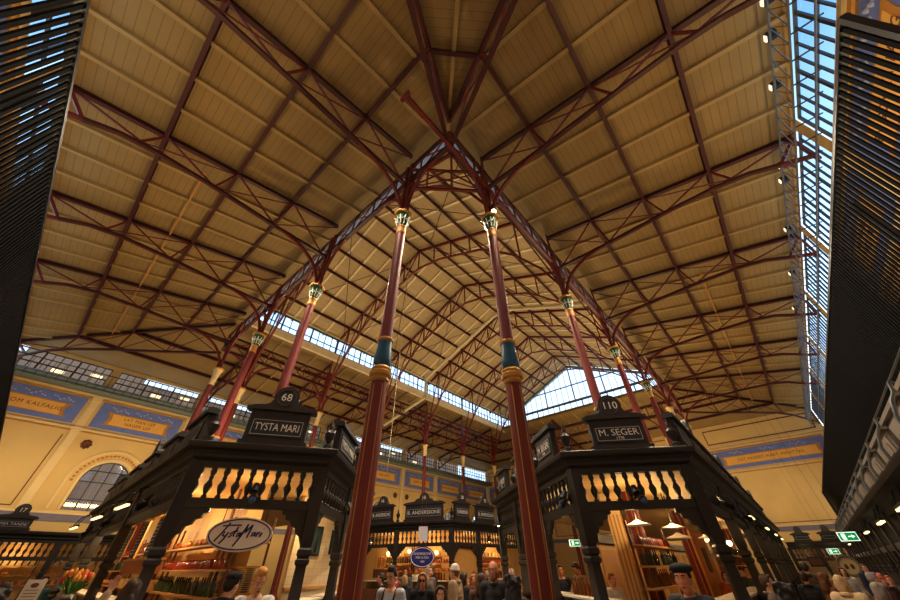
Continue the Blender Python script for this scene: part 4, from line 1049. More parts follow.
# tiled wall with two poster screens in the right bay of 68
W0, W1 = V((5.75, 10.95, 0)), V((8.1, 11.7, 0)); wd = (W1-W0).normalized(); wn_ = V((wd.y, -wd.x, 0)); wr = math.atan2(wd.y, wd.x)
t = thing('tiled_wall', 'bright cream tiled back wall inside the diagonal side of stall 68', 'back wall', W0-wn_*-0.0, wr)
b = MB(); b.box((1.2, 0.06, 1.74), (2.6, 0.1, 3.48)); b.build('tiling', M_TILE, t, 0); b = MB(); b.box((1.2, 0.0, 3.2), (2.6, 0.06, 0.1)); b.box((1.2, 0.0, 1.35), (2.6, 0.06, 0.06)); b.build('edging', M_PINE, t, 0)
for k, (u, z, w2, h2) in enumerate(((0.72, 2.42, 0.42, 0.72), (1.58, 2.42, 0.36, 0.62))):
    p = W0+wd*u+wn_*0.03+V((0, 0, z)); t = thing('wall_screen', ['dark poster screen with a standing bottle on the tiled wall of stall 68', 'smaller dark screen farther along the tiled wall of stall 68'][k], 'screen', p, wr)
    b = MB(); b.box((0, 0, 0), (w2, 0.05, h2)); b.build('frame', M_BLACK, t, 0); b = MB(); b.box((0, -0.03, 0), (w2-0.06, 0.01, h2-0.07)); b.build('display', mat('screen_teal', (36, 62, 66), 0.3, noise=0.4, nscale=6), t, 0)
    b = MB(); b.lathe([(0.05, -0.28), (0.05, -0.02), (0.02, 0.05), (0.02, 0.14)], (0, -0.03, 0), 6); b.build('bottle_print', M_BLACK, t)
# middle stall
for k, bb in enumerate(BAND[1:6]):
    plc = 'in the middle stall, %s bay' % w_[k]
    counter(bb, plc)
    if k != 2: shelf(bb, 2.1, [1.2, 1.6, 2.0, 2.35], plc, [['loaf', 'jar', 'bottle', 'tin'], ['wine_bottle', 'loaf', 'jar', 'box'], ['jar', 'tin', 'bottle', 'loaf']][k % 3])
for j in range(4):
    o = put('baguette', good('baguette'), None, local(BAND[1], 0.5+j*0.16, 1.0, 1.72), BAND[1][2]+0.2); o.scale = (1.5, 1.5, 1.1); tag(o, 'upright baguette in the bread basket of the middle stall', 'bread', 'baguettes in the middle stall basket')
t = thing('bread_basket', 'wicker bread basket holding baguettes in the middle stall', 'basket', local(BAND[1], 0.75, 1.0, 1.33), BAND[1][2])
b = MB(); b.box((0, 0, 0.2), (0.9, 0.36, 0.4)); b.build('basket_body', M_BROWN, t, 0); b = MB(); b.box((0, 0, 0.42), (0.96, 0.42, 0.05)); b.build('rim', M_PINE, t, 0)
t = thing('folding_panel', 'plain golden wooden panel closing a bay of the middle stall', 'panel', local(BAND[3], 0.05, 0.15, 0), BAND[3][2])
b = MB(); b.box((1.15, 0, 1.37), (2.2, 0.05, 2.72)); b.build('boarding', M_PINE, t, 0); b = MB(); b.box((1.15, -0.03, 2.7), (2.24, 0.04, 0.1)); b.box((1.15, -0.03, 0.1), (2.24, 0.04, 0.2)); b.build('rail', M_BROWN, t, 0)
# stall 110: pillar, white hanging shades, bar counter, glass racks
t = thing('cream_pillar', 'square cream fluted pillar beside the red column inside stall 110', 'pillar', (11.55, 3.85, 0), 0.2)
b = MB(); b.box((0, 0, 1.75), (0.34, 0.34, 3.5)); b.build('shaft', M_CREAM2, t, 0)
b = MB()
for x in (-0.1, 0, 0.1): b.box((x, -0.175, 1.6), (0.04, 0.02, 2.6)); b.box((-0.175, x, 1.6), (0.02, 0.04, 2.6))
b.build('fluting', M_OCHRE, t, 0); b = MB(); b.box((0, 0, 3.35), (0.46, 0.46, 0.18)); b.box((0, 0, 0.1), (0.44, 0.44, 0.2)); b.build('cap_moulding', M_CREAM2, t, 0)
t = thing('back_bar', 'long cream back wall with panelled doors inside stall 110', 'back wall', (11.4, 4.6, 0), 0)
b = MB(); b.box((14.5, 0.2, 1.15), (28.6, 0.2, 2.3)); b.build('wall_panel', M_STALLIN, t, 0)
for i in range(14):
    b = MB(); b.box((1.2+i*2.0, 0.09, 1.55), (1.2, 0.03, 1.2)); b.build('door_panel', M_PINE, t, 0)
b = MB(); b.box((14.5, 0.1, 2.4), (28.6, 0.4, 0.2)); b.build('cornice_moulding', M_DARK, t, 0)
sh0 = None
for k, (x, y, z) in enumerate(((10.6, 3.0, 2.55), (11.6, 2.4, 2.3), (12.8, 2.7, 2.6), (13.2, 1.95, 2.35))):
    lab = '%s wide white disc lampshade hanging inside stall 110' % w_[k]
    if sh0 is None:
        sh0 = thing('disc_lamp', lab, 'lamp', (x, y, z), 0, 'white disc lamps in stall 110')
        b = MB(); b.lathe([(0.3, 0), (0.29, 0.02), (0.1, 0.08), (0.04, 0.12)], n=20); b.build('shade', mat('white_shade', (250, 236, 206), 0.5, noise=0.02, emit=0.05), sh0)
        b = MB(); b.tube([(0, 0, 0.15), (0, 0, 3.5-2.55)], 0.01, 5); b.build('cord', M_BLACK, sh0)
    else: copy_tree(sh0, (x, y, z), None, lab)
for k, bb in enumerate(r110[:6]):
    counter(bb, 'in the %s bay toward the end wall' % w_[k])
    shelf(bb, 1.75, [1.35, 1.75, 2.15], 'in the %s bay toward the end wall' % w_[k], [['wine_bottle', 'bottle', 'jar'], ['tin', 'wine_bottle', 'bottle'], ['bottle', 'jar', 'tin']][k % 3]) if k not in (1, 2) else None
for k, bb in enumerate((r110[1], r110[2])):
    t = thing('folding_panel', ['orange lit wooden panel with a small picture in stall 110, nearer', 'orange lit wooden panel in stall 110, farther one'][k], 'panel', local(bb, 0.1, 1.2, 0), bb[2])
    b = MB(); b.box((1.1, 0, 1.3), (2.1, 0.05, 2.6)); b.build('boarding', mat('orange_panel', (226, 150, 60), 0.6), t, 0)
    b = MB(); b.box((1.1, -0.04, 1.9), (0.5, 0.03, 0.6)); b.build('picture', M_BROWN, t, 0)
for k, bb in enumerate(d110): counter(bb, 'on the diagonal side of stall 110, %s bay from the corner' % w_[k])
for j in range(9):
    o = put('bottle', good('wine_bottle'), None, local(d110[0], 0.25+j*0.2, 0.42, 1.22), 0); tag(o, 'amber bottle on the diagonal counter of stall 110', 'bottle', 'bottles on the diagonal counter of stall 110')
for k, bb in enumerate(BF[:5]): shelf(bb, 1.3, [1.2, 1.6, 2.0], 'in the low stall by the frieze wall, %s bay' % w_[k], ['jar', 'loaf', 'bottle'], dens=0.24)
for k, bb in enumerate(BR[4:13]): counter(bb, 'in the %s bay of the slatted-screen row from the end wall' % w_[k])
# tulips and notice on the Tysta Mari side
t = thing('tulip_bouquet', 'bunch of red and yellow tulips on the aisle counter', 'flowers', (1.08, 8.5, 1.47))
b = MB(); b.lathe([(0.06, -0.22), (0.08, -0.1), (0.07, 0.02)], n=10); b.build('vase', M_WHITE, t)
b = MB(); M_TR = mat('tulip_red', (222, 66, 54), 0.5); M_TY = mat('tulip_orange', (240, 158, 52), 0.5)
for j in range(26):
    a = random.uniform(0, 2*PI); r_ = random.uniform(0.02, 0.24); x, y, z = r_*math.cos(a), r_*math.sin(a), 0.2+0.08*random.random()-r_*0.3
    b.tube([(0, 0, 0), (x*0.6, y*0.6, z*0.6), (x, y, z)], 0.007, 4); q = MB(); q.ball((x, y, z+0.03), (0.028, 0.028, 0.042), 7, 5); q.build('tulip_bloom', (M_TR, M_TY)[j % 2], t)
    b.add([(x*0.3, y*0.3, 0.02), (x*0.9+0.03, y*0.9, z*0.6), (x*1.1, y*1.1+0.02, z*0.75), (x*0.6, y*0.6-0.02, z*0.4)], [(0, 1, 2, 3)])
b.build('stems', mat('leaf_green', (86, 128, 40), 0.6), t)
t = thing('flower_stand', 'small dark stand carrying the tulips in the aisle beside stall 68', 'stand', (1.08, 8.5, 0)); b = MB(); b.lathe([(0.25, 0), (0.25, 0.03), (0.05, 0.06), (0.05, 1.17), (0.22, 1.19), (0.22, 1.23)]); b.build('pedestal', M_BROWN, t)
t = thing('notice_board', 'pale paper notice on a stand in the aisle beside the tulips', 'notice', (0.78, 9.9, 0), -0.35)
b = MB(); b.box((0, 0, 1.5), (0.24, 0.02, 0.3)); pp_ = b.build('paper', mat('notice_paper', (214, 206, 190), 0.7), t, 0); b = MB(); b.box((0, 0.03, 0.7), (0.04, 0.04, 1.4)); b.lathe([(0.2, 0), (0.18, 0.03)], (0, 0.03, 0)); b.build('stand', M_BLACK, t, 0)
b = MB(); b.prism(oval(0.05, 0.03, 0, 0), (0, -0.011, 1.58), (1, 0, 0), (0, 0, 1), (0, -1, 0), 0.004)
for j in range(4): b.box((0, -0.013, 1.52-j*0.04), (0.17, 0.004, 0.008))
b.build('print', M_BROWN, pp_, 0)



UP_FILL = [(6.5, 15, 330), (17, 6, 330), (27, 5.5, 380), (21, 20, 500), (33, 6, 380), (39, 6, 250), (6, 22, 380), (30, 12, 350)]
B_ = 2.75
BULBS = [(3.4, 9.5, B_, 33), (2.9, 12.5, B_, 60), (2.9, 15.5, B_, 60), (3.0, 19, B_, 60), (3.1, 23, B_, 60), (5.9, 10.3, B_, 39), (7.3, 11.6, B_, 33),
         (10.4, 3.0, B_, 39), (12.5, 2.6, B_, 45), (15.5, 2.8, B_, 39), (19, 2.8, B_, 39), (23, 2.8, B_, 39), (28, 2.8, B_, 39), (34, 2.8, B_, 39), (12.0, 5.6, B_, 39), (15, 8.0, B_, 39),
         (17.2, 20.5, B_, 54), (18.0, 17.8, B_, 54), (20.5, 16.5, B_, 54), (24, 16.3, B_, 54), (43.3, 0.3, 2.4, 14), (43.3, -1.5, 2.4, 14), (-3, 32, 2.4, 20), (1, 32, 2.4, 20), (6, 32, 2.4, 20)]

gl0 = None
for k, (x, y, z) in enumerate(((16.9, 20.2, 2.5), (17.6, 19.0, 2.6), (18.4, 17.4, 2.5), (19.3, 16.2, 2.55), (21.0, 16.0, 2.5), (16.5, 2.6, 2.5), (21.0, 2.5, 2.5), (26.0, 2.5, 2.5))):
    lab = 'small glowing globe lamp %s' % ['in the middle stall, nearest the frieze wall', 'in the middle stall, second from the frieze wall', 'in the middle stall, third from the frieze wall', 'in the middle stall, behind the golden panel', 'in the middle stall, nearest stall 110', 'in stall 110 toward the end wall, first', 'in stall 110 toward the end wall, second', 'in stall 110 toward the end wall, third'][k]
    if gl0 is None:
        gl0 = thing('globe_lamp', lab, 'lamp', (x, y, z)); b = MB(); b.ball((0, 0, 0), 0.11, 12, 8); b.build('globe', mat('globe_glow', (255, 214, 150), 0.5, noise=0, emit=4), gl0)
        b = MB(); b.tube([(0, 0, 0.1), (0, 0, 3.5-2.5)], 0.008, 5); b.lathe([(0.05, 0.09), (0.03, 0.14)]); b.build('cord', M_BLACK, gl0)
    else: copy_tree(gl0, (x, y, z), None, lab)

t = thing('hanging_shelf', 'orange-brown wooden bar shelf hanging under the menu boards of the Tysta Mari side', 'shelf', local(l68[0], 2.4, 0.35, 1.82), l68[0][2])
b = MB(); b.box((0, 0, 0), (2.6, 0.3, 0.24)); b.build('box_body', mat('copper_wood', (186, 104, 44), 0.5), t, 0); b = MB(); b.box((0, 0, 0.14), (2.7, 0.36, 0.04)); b.build('lip', M_PINE, t, 0)
for x in (-1.2, 1.2): b = MB(); b.tube([(x, 0, 0.14), (x, 0, 1.68)], 0.01, 5); b.build('hanging_wire', M_BLACK, t)
# ------------------------------------------------------------------ people
SKIN = {'fair': mat('skin_fair', (222, 168, 136), 0.55, noise=0.06), 'rosy': mat('skin_rosy', (214, 150, 122), 0.55, noise=0.06), 'tan': mat('skin_tan', (196, 136, 100), 0.55, noise=0.06)}
def cloth(n, c): return mat('cloth_'+n, c, 0.85, noise=0.22, nscale=9)
M_EYEW = mat('eye_white', (236, 230, 222), 0.3, noise=0); M_EYED = mat('eye_iris', (40, 30, 26), 0.3, noise=0); M_LIP = mat('lips', (160, 82, 74), 0.5, noise=0)
def chain(b, pts, rs, n=10):
    for i in range(len(pts)-1):
        p, q = V(pts[i]), V(pts[i+1]); L = (q-p).length; k = max(2, int(L/0.05))
        b.tube([p.lerp(q, j/k) for j in range(k+1)], [rs[i]+(rs[i+1]-rs[i])*j/k for j in range(k+1)], n)
    for p, r_ in zip(pts, rs): b.ball(p, r_*0.995, 10, 8)
def remeshed(b, name, m, parent, vox, it=3):
    me = b.mesh(name, m, 0); o = bpy.data.objects.new(name, me); COL.objects.link(o)
    r_ = o.modifiers.new('r', 'REMESH'); r_.mode = 'VOXEL'; r_.voxel_size = vox; r_.use_smooth_shade = True
    s_ = o.modifiers.new('s', 'SMOOTH'); s_.factor = 0.5; s_.iterations = it
    dg = bpy.context.evaluated_depsgraph_get(); me2 = bpy.data.meshes.new_from_object(o.evaluated_get(dg))
    o.modifiers.clear(); o.data = me2; me2.name = name
    for p in me2.polygons: p.use_smooth = True
    if not me2.materials: me2.materials.append(m)
    o.parent = parent; return o
def arm_pose(side, pose):
    """joints of an arm in a 1.75 m body facing +X; side +1 is the person's left (+Y)"""
    sh = V((0, 0.185*side, 1.43))
    if pose == 'down': return [sh, V((-0.03, 0.235*side, 1.15)), V((0.06, 0.235*side, 0.9))]
    if pose == 'bent': return [sh, V((-0.04, 0.25*side, 1.16)), V((0.2, 0.14*side, 1.1))]
    if pose == 'hold': return [sh, V((0.02, 0.25*side, 1.17)), V((0.27, 0.1*side, 1.24))]
    if pose == 'raise': return [sh, V((0.08, 0.33*side, 1.38)), V((0.12, 0.27*side, 1.65))]
    if pose == 'lean': return [sh, V((0.16, 0.24*side, 1.2)), V((0.36, 0.18*side, 1.06))]
def hand(b, e, w, side, curl):
    d = (V(w)-V(e)).normalized(); up = V((0, 0, 1)) if abs(d.z) < 0.8 else V((1, 0, 0))
    x = d.cross(up).normalized()*(-side); nrm = x.cross(d).normalized()
    if nrm.z > 0 and abs(d.z) < 0.8: nrm = -nrm
    c = V(w)+d*0.02
    for k in (-1, 0, 1): chain(b, [c+x*0.022*k, c+d*0.075+x*0.026*k], [0.017, 0.016], 8)
    for k, L in zip((-1.5, -0.5, 0.5, 1.5), (0.062, 0.078, 0.073, 0.056)):
        base = c+d*0.078+x*0.0215*k; a1 = curl; p1 = base+(d*math.cos(a1)+nrm*math.sin(a1))*L*0.55
        a2 = curl*2.2; p2 = p1+(d*math.cos(a2)+nrm*math.sin(a2))*L*0.5; chain(b, [base, p1, p2], [0.0105, 0.0095, 0.008], 7)
    tb = c+d*0.015-x*0.03; chain(b, [tb, tb+d*0.035-x*0.026+nrm*0.012, tb+d*0.07-x*0.03+nrm*0.022], [0.014, 0.012, 0.0095], 7)
def person(name, label, x, y, height, face, skin='fair', hair=('short', (50, 34, 24)), top=('coat', 'n', (40, 38, 40)), arms=('down', 'down'), legs=(30, 30, 36), head_tilt=0.0, head_turn=0.0, lean=0.0, hat=None, extras=(), vox=0.012, slim=1.0):
    t = thing(name, label, 'person', (x, y, 0), face)
    k = height/1.76; t.scale = (k, k, k)
    H = V((0.02, 0, 1.63)); L_ = Matrix.Rotation(lean, 4, 'Y'); piv = V((0, 0, 0.95))
    def ln(p): p = V(p); return piv+(L_@(p-piv)) if p.z > 0.95 else p
    hc = ln(H); HR = Matrix.Rotation(lean, 3, 'Y')@Matrix.Rotation(head_turn, 3, 'Z')@Matrix.Rotation(head_tilt, 3, 'Y')
    hp = lambda a, c, z: hc+HR@V((a, c, z))
    aj = [[ln(p) for p in arm_pose(1, arms[0])], [ln(p) for p in arm_pose(-1, arms[1])]]
    b = MB()
    # head: skull, jaw, nose, ears, neck
    def ell(c, r_): 
        q = MB(); q.ball((0, 0, 0), r_, 14, 10); b.add([hp(*(V(c)+v)) for v in q.v], q.f)
    ell((-0.005, 0, 0.035), (0.098, 0.077, 0.1)); ell((0.022, 0, -0.045), (0.07, 0.06, 0.075)); ell((0.05, 0, -0.09), (0.035, 0.033, 0.028))
    ell((0.092, 0, -0.018), (0.026, 0.015, 0.024)); ell((0.084, 0, 0.012), (0.014, 0.011, 0.034)); ell((0.08, 0, 0.042), (0.018, 0.05, 0.012)); ell((0.086, 0, -0.062), (0.014, 0.026, 0.008))
    for s_ in (-1, 1): ell((-0.008, 0.08*s_, -0.008), (0.02, 0.012, 0.033)); ell((0.064, 0.034*s_, -0.02), (0.025, 0.022, 0.022))
    chain(b, [hp(-0.012, 0, -0.06), ln((-0.015, 0, 1.47)), ln((-0.015, 0, 1.4))], [0.058, 0.056, 0.075])
    # torso
    def slab(z, rx_, ry_, cx=0.0):
        q = MB(); q.ball((0, 0, 0), (rx_, ry_, 0.1), 14, 8); b.add([ln(V((cx, 0, z))+v) for v in q.v], q.f)
    for z, rx_, ry_ in ((1.4, 0.085, 0.165), (1.34, 0.108, 0.172), (1.26, 0.118, 0.165), (1.18, 0.115, 0.155), (1.1, 0.108, 0.145), (1.02, 0.108, 0.148), (0.94, 0.115, 0.165), (0.87, 0.11, 0.165)): slab(z, rx_*slim, ry_*slim)
    for a, s_ in zip(aj, (1, -1)):
        chain(b, [a[0]-V((0, 0.05*s_, -0.005)), a[0], a[1], a[2]], [0.06, 0.058, 0.044, 0.029]); hand(b, a[1], a[2], s_, 0.35)
    for s_ in (-1, 1):
        chain(b, [(0, 0.088*s_, 0.9), (0.01, 0.095*s_, 0.5), (-0.02, 0.1*s_, 0.09)], [0.088, 0.056, 0.04]); chain(b, [(-0.03, 0.1*s_, 0.06), (0.1, 0.108*s_, 0.04), (0.16, 0.11*s_, 0.035)], [0.042, 0.04, 0.03])
    body = remeshed(b, 'body', SKIN[skin], t, vox)
    # face details
    for s_ in (-1, 1):
        q = MB(); q.ball(hp(0.0765, 0.032*s_, 0.012), (0.0115, 0.0125, 0.0085), 10, 8); e = q.build('eye', M_EYEW, t); q = MB(); q.ball(hp(0.084, 0.032*s_, 0.012), (0.0055, 0.0068, 0.0068), 8, 6); q.build('iris', M_EYED, e)
        q = MB(); q.tube([hp(0.092, 0.014*s_, 0.036), hp(0.096, 0.032*s_, 0.042), hp(0.084, 0.052*s_, 0.036)], [0.004, 0.0055, 0.003], 6); q.build('eyebrow', mat('brow_%d' % hair[1][0], tuple(int(c*0.8) for c in hair[1]), 0.8), t)
    q = MB(); q.tube([hp(0.092, -0.024, -0.062), hp(0.101, 0, -0.06), hp(0.092, 0.024, -0.062)], [0.004, 0.0075, 0.004], 6); q.build('mouth', M_LIP, t)
    # hair
    st, hcol = hair; hm = mat('hair_%d_%d_%d' % hcol, hcol, 0.6, noise=0.3, nscale=40)
    hb = MB()
    def hell(c, r_):
        q = MB(); q.ball((0, 0, 0), r_, 12, 9); hb.add([hp(*(V(c)+v)) for v in q.v], q.f)
    if st != 'bald':
        hell((-0.022, 0, 0.062), (0.098, 0.086, 0.088)); hell((-0.05, 0, 0.02), (0.072, 0.082, 0.09)); hell((0.04, 0, 0.115), (0.05, 0.06, 0.026))
        for s_ in (-1, 1): hell((-0.012, 0.074*s_, 0.045), (0.045, 0.02, 0.045))
        if st == 'quiff': hell((0.04, 0.01, 0.135), (0.06, 0.055, 0.04)); hell((-0.01, 0, 0.135), (0.06, 0.06, 0.035))
        if st == 'thinning': pass
        if st in ('bob', 'long', 'curly'):
            for s_ in (-1, 1): hell((-0.02, 0.08*s_, -0.02), (0.055, 0.03, 0.1)); hell((0.03, 0.066*s_, 0.07), (0.04, 0.03, 0.045))
            hell((-0.075, 0, -0.03), (0.045, 0.085, 0.11))
        if st in ('long', 'curly'):
            for s_ in (-1, 0, 1): chain(hb, [hp(-0.08, 0.05*s_, -0.05), hp(-0.1, 0.065*s_, -0.17), hp(-0.085, 0.06*s_, -0.29)], [0.05, 0.055, 0.03])
        if st == 'curly':
            for j in range(26): a = j*2.4; z = 0.13-0.3*j/26; hell((-0.03+0.075*math.cos(a)*(-1 if math.cos(a) > 0.55 else 1), 0.095*math.sin(a), z), 0.034)
        if st == 'bun': hell((-0.11, 0, 0.06), (0.045, 0.045, 0.045))
        remeshed(hb, 'hair', hm, t, 0.011, 2)
    else:
        for s_ in (-1, 1): hell((-0.045, 0.068*s_, 0.0), (0.04, 0.018, 0.035))
        hell((-0.09, 0, -0.01), (0.018, 0.06, 0.035)); remeshed(hb, 'hair', hm, t, 0.009, 1)
    # clothing
    kind, cn, cc = top; cm = cloth(cn, cc); b = MB(); g = {'coat': 0.022, 'puffer': 0.04, 'shirt': 0.012, 'jumper': 0.018}[kind]
    low = {'coat': 0.7, 'puffer': 0.78, 'shirt': 0.86, 'jumper': 0.84}[kind]
    def cslab(z, rx_, ry_):
        q = MB(); q.ball((0, 0, 0), (rx_+g, ry_+g, 0.1+g), 16, 8); b.add([ln(V((0, 0, z))+v) for v in q.v], q.f)
    for z, rx_, ry_ in ((1.375, 0.085, 0.16), (1.33, 0.108, 0.172), (1.26, 0.118, 0.165), (1.18, 0.115, 0.155), (1.1, 0.11, 0.148), (1.02, 0.112, 0.15), (0.94, 0.118, 0.167), (0.87, 0.12, 0.17), (0.78, 0.125, 0.175)):
        if z > low: cslab(z, rx_*slim, ry_*slim)
    for a, s_ in zip(aj, (1, -1)):
        we = a[1].lerp(a[2], 0.9); chain(b, [a[0]-V((0, 0.05*s_, 0.005)), a[0], a[1], we], [0.062+g, 0.06+g, 0.047+g, 0.036+g*0.8], 12)
    garment = remeshed(b, {'coat': 'coat', 'puffer': 'padded_jacket', 'shirt': 'shirt', 'jumper': 'jumper'}[kind], cm, t, 0.014)
    if kind in ('coat', 'puffer'):
        q = MB(); q.tube([ln((-0.015+0.085*math.cos(a), 0.085*math.sin(a), 1.475+0.02*math.cos(a+PI))) for a in [2*PI*i/16 for i in range(17)]], 0.028 if kind == 'coat' else 0.036, 8); q.build('collar', cm if 'fur' not in extras else cloth('fur', (150, 112, 70)), t)
    if kind == 'shirt':
        q = MB(); q.tube([ln((-0.012+0.066*math.cos(a), 0.066*math.sin(a), 1.478-0.015*math.cos(a))) for a in [2*PI*i/14 for i in range(15)]], 0.014, 7); q.build('collar', cm, t)
    b = MB()
    for s_ in (-1, 1): chain(b, [(0, 0.088*s_, 0.9), (0.01, 0.096*s_, 0.5), (-0.02, 0.1*s_, 0.1)], [0.105, 0.072, 0.058])
    b.ball((0, 0, 0.9), (0.13, 0.185, 0.13), 12, 8); remeshed(b, 'trousers', cloth('trousers_%d' % legs[0], legs), t, 0.018)
    for s_ in (-1, 1):
        b = MB(); chain(b, [(-0.045, 0.1*s_, 0.05), (0.1, 0.108*s_, 0.045), (0.18, 0.112*s_, 0.035)], [0.05, 0.048, 0.035]); remeshed(b, 'shoe', M_BLACK, t, 0.014)
    if hat:
        hk, hcn = hat; hm2 = cloth('hat_%d' % hcn[0], hcn); b = MB()
        def hel2(c, r_):
            q = MB(); q.ball((0, 0, 0), r_, 14, 9); b.add([hp(*(V(c)+v)) for v in q.v], q.f)
        if hk == 'beanie':
            hel2((-0.018, 0, 0.08), (0.107, 0.094, 0.09)); b.tube([hp(-0.015+0.1*math.cos(a), 0.088*math.sin(a), 0.055+0.008*math.cos(a)) for a in [2*PI*i/18 for i in range(19)]], 0.02, 7)
        elif hk == 'cap':
            hel2((-0.012, 0, 0.092), (0.114, 0.1, 0.062)); hel2((0.085, 0, 0.07), (0.055, 0.066, 0.014))
        elif hk == 'beret':
            hel2((-0.02, 0.01, 0.105), (0.135, 0.125, 0.05)); b.tube([hp(-0.012+0.095*math.cos(a), 0.083*math.sin(a), 0.07) for a in [2*PI*i/16 for i in range(17)]], 0.014, 6)
        elif hk == 'hood':
            hel2((-0.035, 0, 0.04), (0.115, 0.105, 0.125)); hel2((-0.06, 0, -0.07), (0.09, 0.1, 0.08))
        remeshed(b, 'hat' if hk != 'hood' else 'hood', hm2, t, 0.011, 2)
    if 'glasses' in extras or 'sunglasses' in extras:
        q = MB()
        for s_ in (-1, 1):
            q.tube([hp(0.098, 0.033*s_+0.024*math.cos(a), 0.01+0.02*math.sin(a)) for a in [2*PI*i/12 for i in range(13)]], 0.0028, 5); q.tube([hp(0.096, 0.056*s_, 0.014), hp(0.0, 0.08*s_, 0.018)], 0.0026, 5)
        q.tube([hp(0.1, -0.01, 0.014), hp(0.1, 0.01, 0.014)], 0.0028, 5); gl = q.build('glasses', M_BLACK, t)
        if 'sunglasses' in extras:
            for s_ in (-1, 1):
                q = MB(); q.add([hp(0.0985, 0.033*s_+0.024*math.cos(a), 0.01+0.02*math.sin(a)) for a in [2*PI*i/12 for i in range(12)]], [tuple(range(12))]); q.build('dark_lens', M_BLACK, gl, 0)
    if 'beard' in extras:
        b = MB()
        def hel3(c, r_):
            q = MB(); q.ball((0, 0, 0), r_, 12, 8); b.add([hp(*(V(c)+v)) for v in q.v], q.f)
        hel3((0.045, 0, -0.1), (0.045, 0.045, 0.035)); 
        for s_ in (-1, 1): hel3((0.02, 0.056*s_, -0.055), (0.04, 0.014, 0.05))
        remeshed(b, 'beard', hm, t, 0.009, 1)
    if 'strap' in extras:
        q = MB()
        for s_ in (-1, 1): q.tube([ln((0.14, 0.09*s_, 1.1)), ln((0.125, 0.1*s_, 1.32)), ln((0.03, 0.105*s_, 1.475)), ln((-0.1, 0.1*s_, 1.42))], 0.016, 6)
        q.build('backpack_strap', M_BLACK, t); q = MB(); q.ball(ln((-0.23, 0, 1.2)), (0.11, 0.15, 0.22)); q.build('backpack', cloth('pack', (36, 36, 42)), t)
    if 'scarf' in extras:
        q = MB(); q.tube([ln((-0.015+0.09*math.cos(a), 0.09*math.sin(a), 1.485)) for a in [2*PI*i/14 for i in range(15)]], 0.036, 8); q.build('scarf', cloth('scarf', (176, 72, 60)), t)
    return t
A = math.atan2
def toward(x, y): return A(-y, -x)          # facing the visitor
DK = (34, 32, 36)
P_ = person
P_('person', 'man in a dark cap and dark grey jacket holding something before stall 110', 5.44, 1.23, 1.76, toward(5.44, 1.23)-0.5, 'rosy', ('short', (48, 36, 30)), ('coat', 'slate', (58, 62, 64)), ('hold', 'hold'), head_turn=0.25, hat=('beret', (26, 26, 30)), vox=0.009)
P_('person', 'blond man in a white shirt leaning forward below the oval Tysta Mari sign', 2.64, 5.79, 1.76, toward(2.64, 5.79)-0.1, 'fair', ('quiff', (206, 150, 72)), ('shirt', 'white', (232, 226, 220)), ('lean', 'bent'), lean=0.12, head_tilt=0.25, head_turn=0.35, vox=0.01)
P_('person', 'person in black seen from behind with a black cap beside the blond man', 2.36, 6.0, 1.72, toward(2.4, 6.1)+2.4, 'fair', ('short', (30, 24, 22)), ('coat', 'black', (28, 27, 30)), ('bent', 'down'), hat=('cap', (22, 22, 26)))
P_('person', 'long dark-haired woman raising one arm in a beige sleeve near the tulips', 1.4, 6.55, 1.66, toward(1.1, 6.6)+2.8, 'fair', ('long', (58, 36, 24)), ('jumper', 'beige', (196, 174, 146)), ('raise', 'down'), vox=0.009)
P_('person', 'woman in a pink scarf and dark coat by the flower stand', 0.72, 6.0, 1.55, toward(0.7, 6)+0.6, 'fair', ('bob', (70, 44, 30)), ('coat', 'plum', (70, 44, 50)), extras=('scarf',))
P_('person', 'dark-haired person in a brown coat at the edge of the aisle beside the notice', 0.3, 7.1, 1.6, toward(0.4, 7)+2.6, 'tan', ('curly', (44, 28, 22)), ('coat', 'brown', (74, 52, 40)))
P_('person', 'person with short dark hair farther along the aisle behind the tulips', 0.5, 11.2, 1.6, toward(0.6, 11)+2.9, 'tan', ('short', (40, 28, 24)), ('coat', 'maroon', (88, 40, 40)))
P_('person', 'man in a dark suit in profile before the middle stall, by the big column', 7.37, 9.0, 1.66, toward(7.37, 9)-1.5, 'rosy', ('short', (60, 44, 34)), ('coat', 'charcoal', (38, 34, 36)))
P_('person', 'young dark-haired man with backpack straps over a light grey shirt looking down', 4.75, 5.52, 1.77, toward(4.7, 5.4)-0.45, 'fair', ('quiff', (36, 26, 22)), ('shirt', 'lightgrey', (190, 192, 200)), ('bent', 'bent'), head_tilt=0.3, extras=('strap',), vox=0.01)
P_('person', 'person with ash blond hair seen from behind in a navy coat', 8.4, 9.2, 1.6, toward(9, 9.9)+3.0, 'fair', ('bob', (160, 128, 84)), ('coat', 'navy', (34, 38, 56)))
P_('person', 'woman with grey-blond bob and sunglasses facing us in a black coat', 5.91, 5.95, 1.68, toward(5.9, 5.8)-0.1, 'rosy', ('bob', (158, 122, 90)), ('coat', 'black', (28, 27, 30)), extras=('sunglasses',), vox=0.01)
P_('person', 'short dark-haired woman low in the crowd before the woman with sunglasses', 4.85, 4.5, 1.54, toward(4.9, 4.5)+0.3, 'fair', ('long', (58, 30, 24)), ('coat', 'wine', (70, 32, 36)), head_turn=-0.2)
P_('person', 'tall grey-haired person half hidden in the crowd before the blue oval sign', 9.3, 9.1, 1.8, toward(9.3, 9)+0.8, 'fair', ('short', (150, 138, 128)), ('coat', 'stone', (112, 96, 84)))
P_('person', 'person in a white knitted beanie and beige padded jacket turned away', 7.06, 6.1, 1.8, toward(7, 6.1)-1.9, 'fair', ('short', (120, 90, 60)), ('puffer', 'sand', (158, 134, 102)), hat=('beanie', (214, 202, 192)))
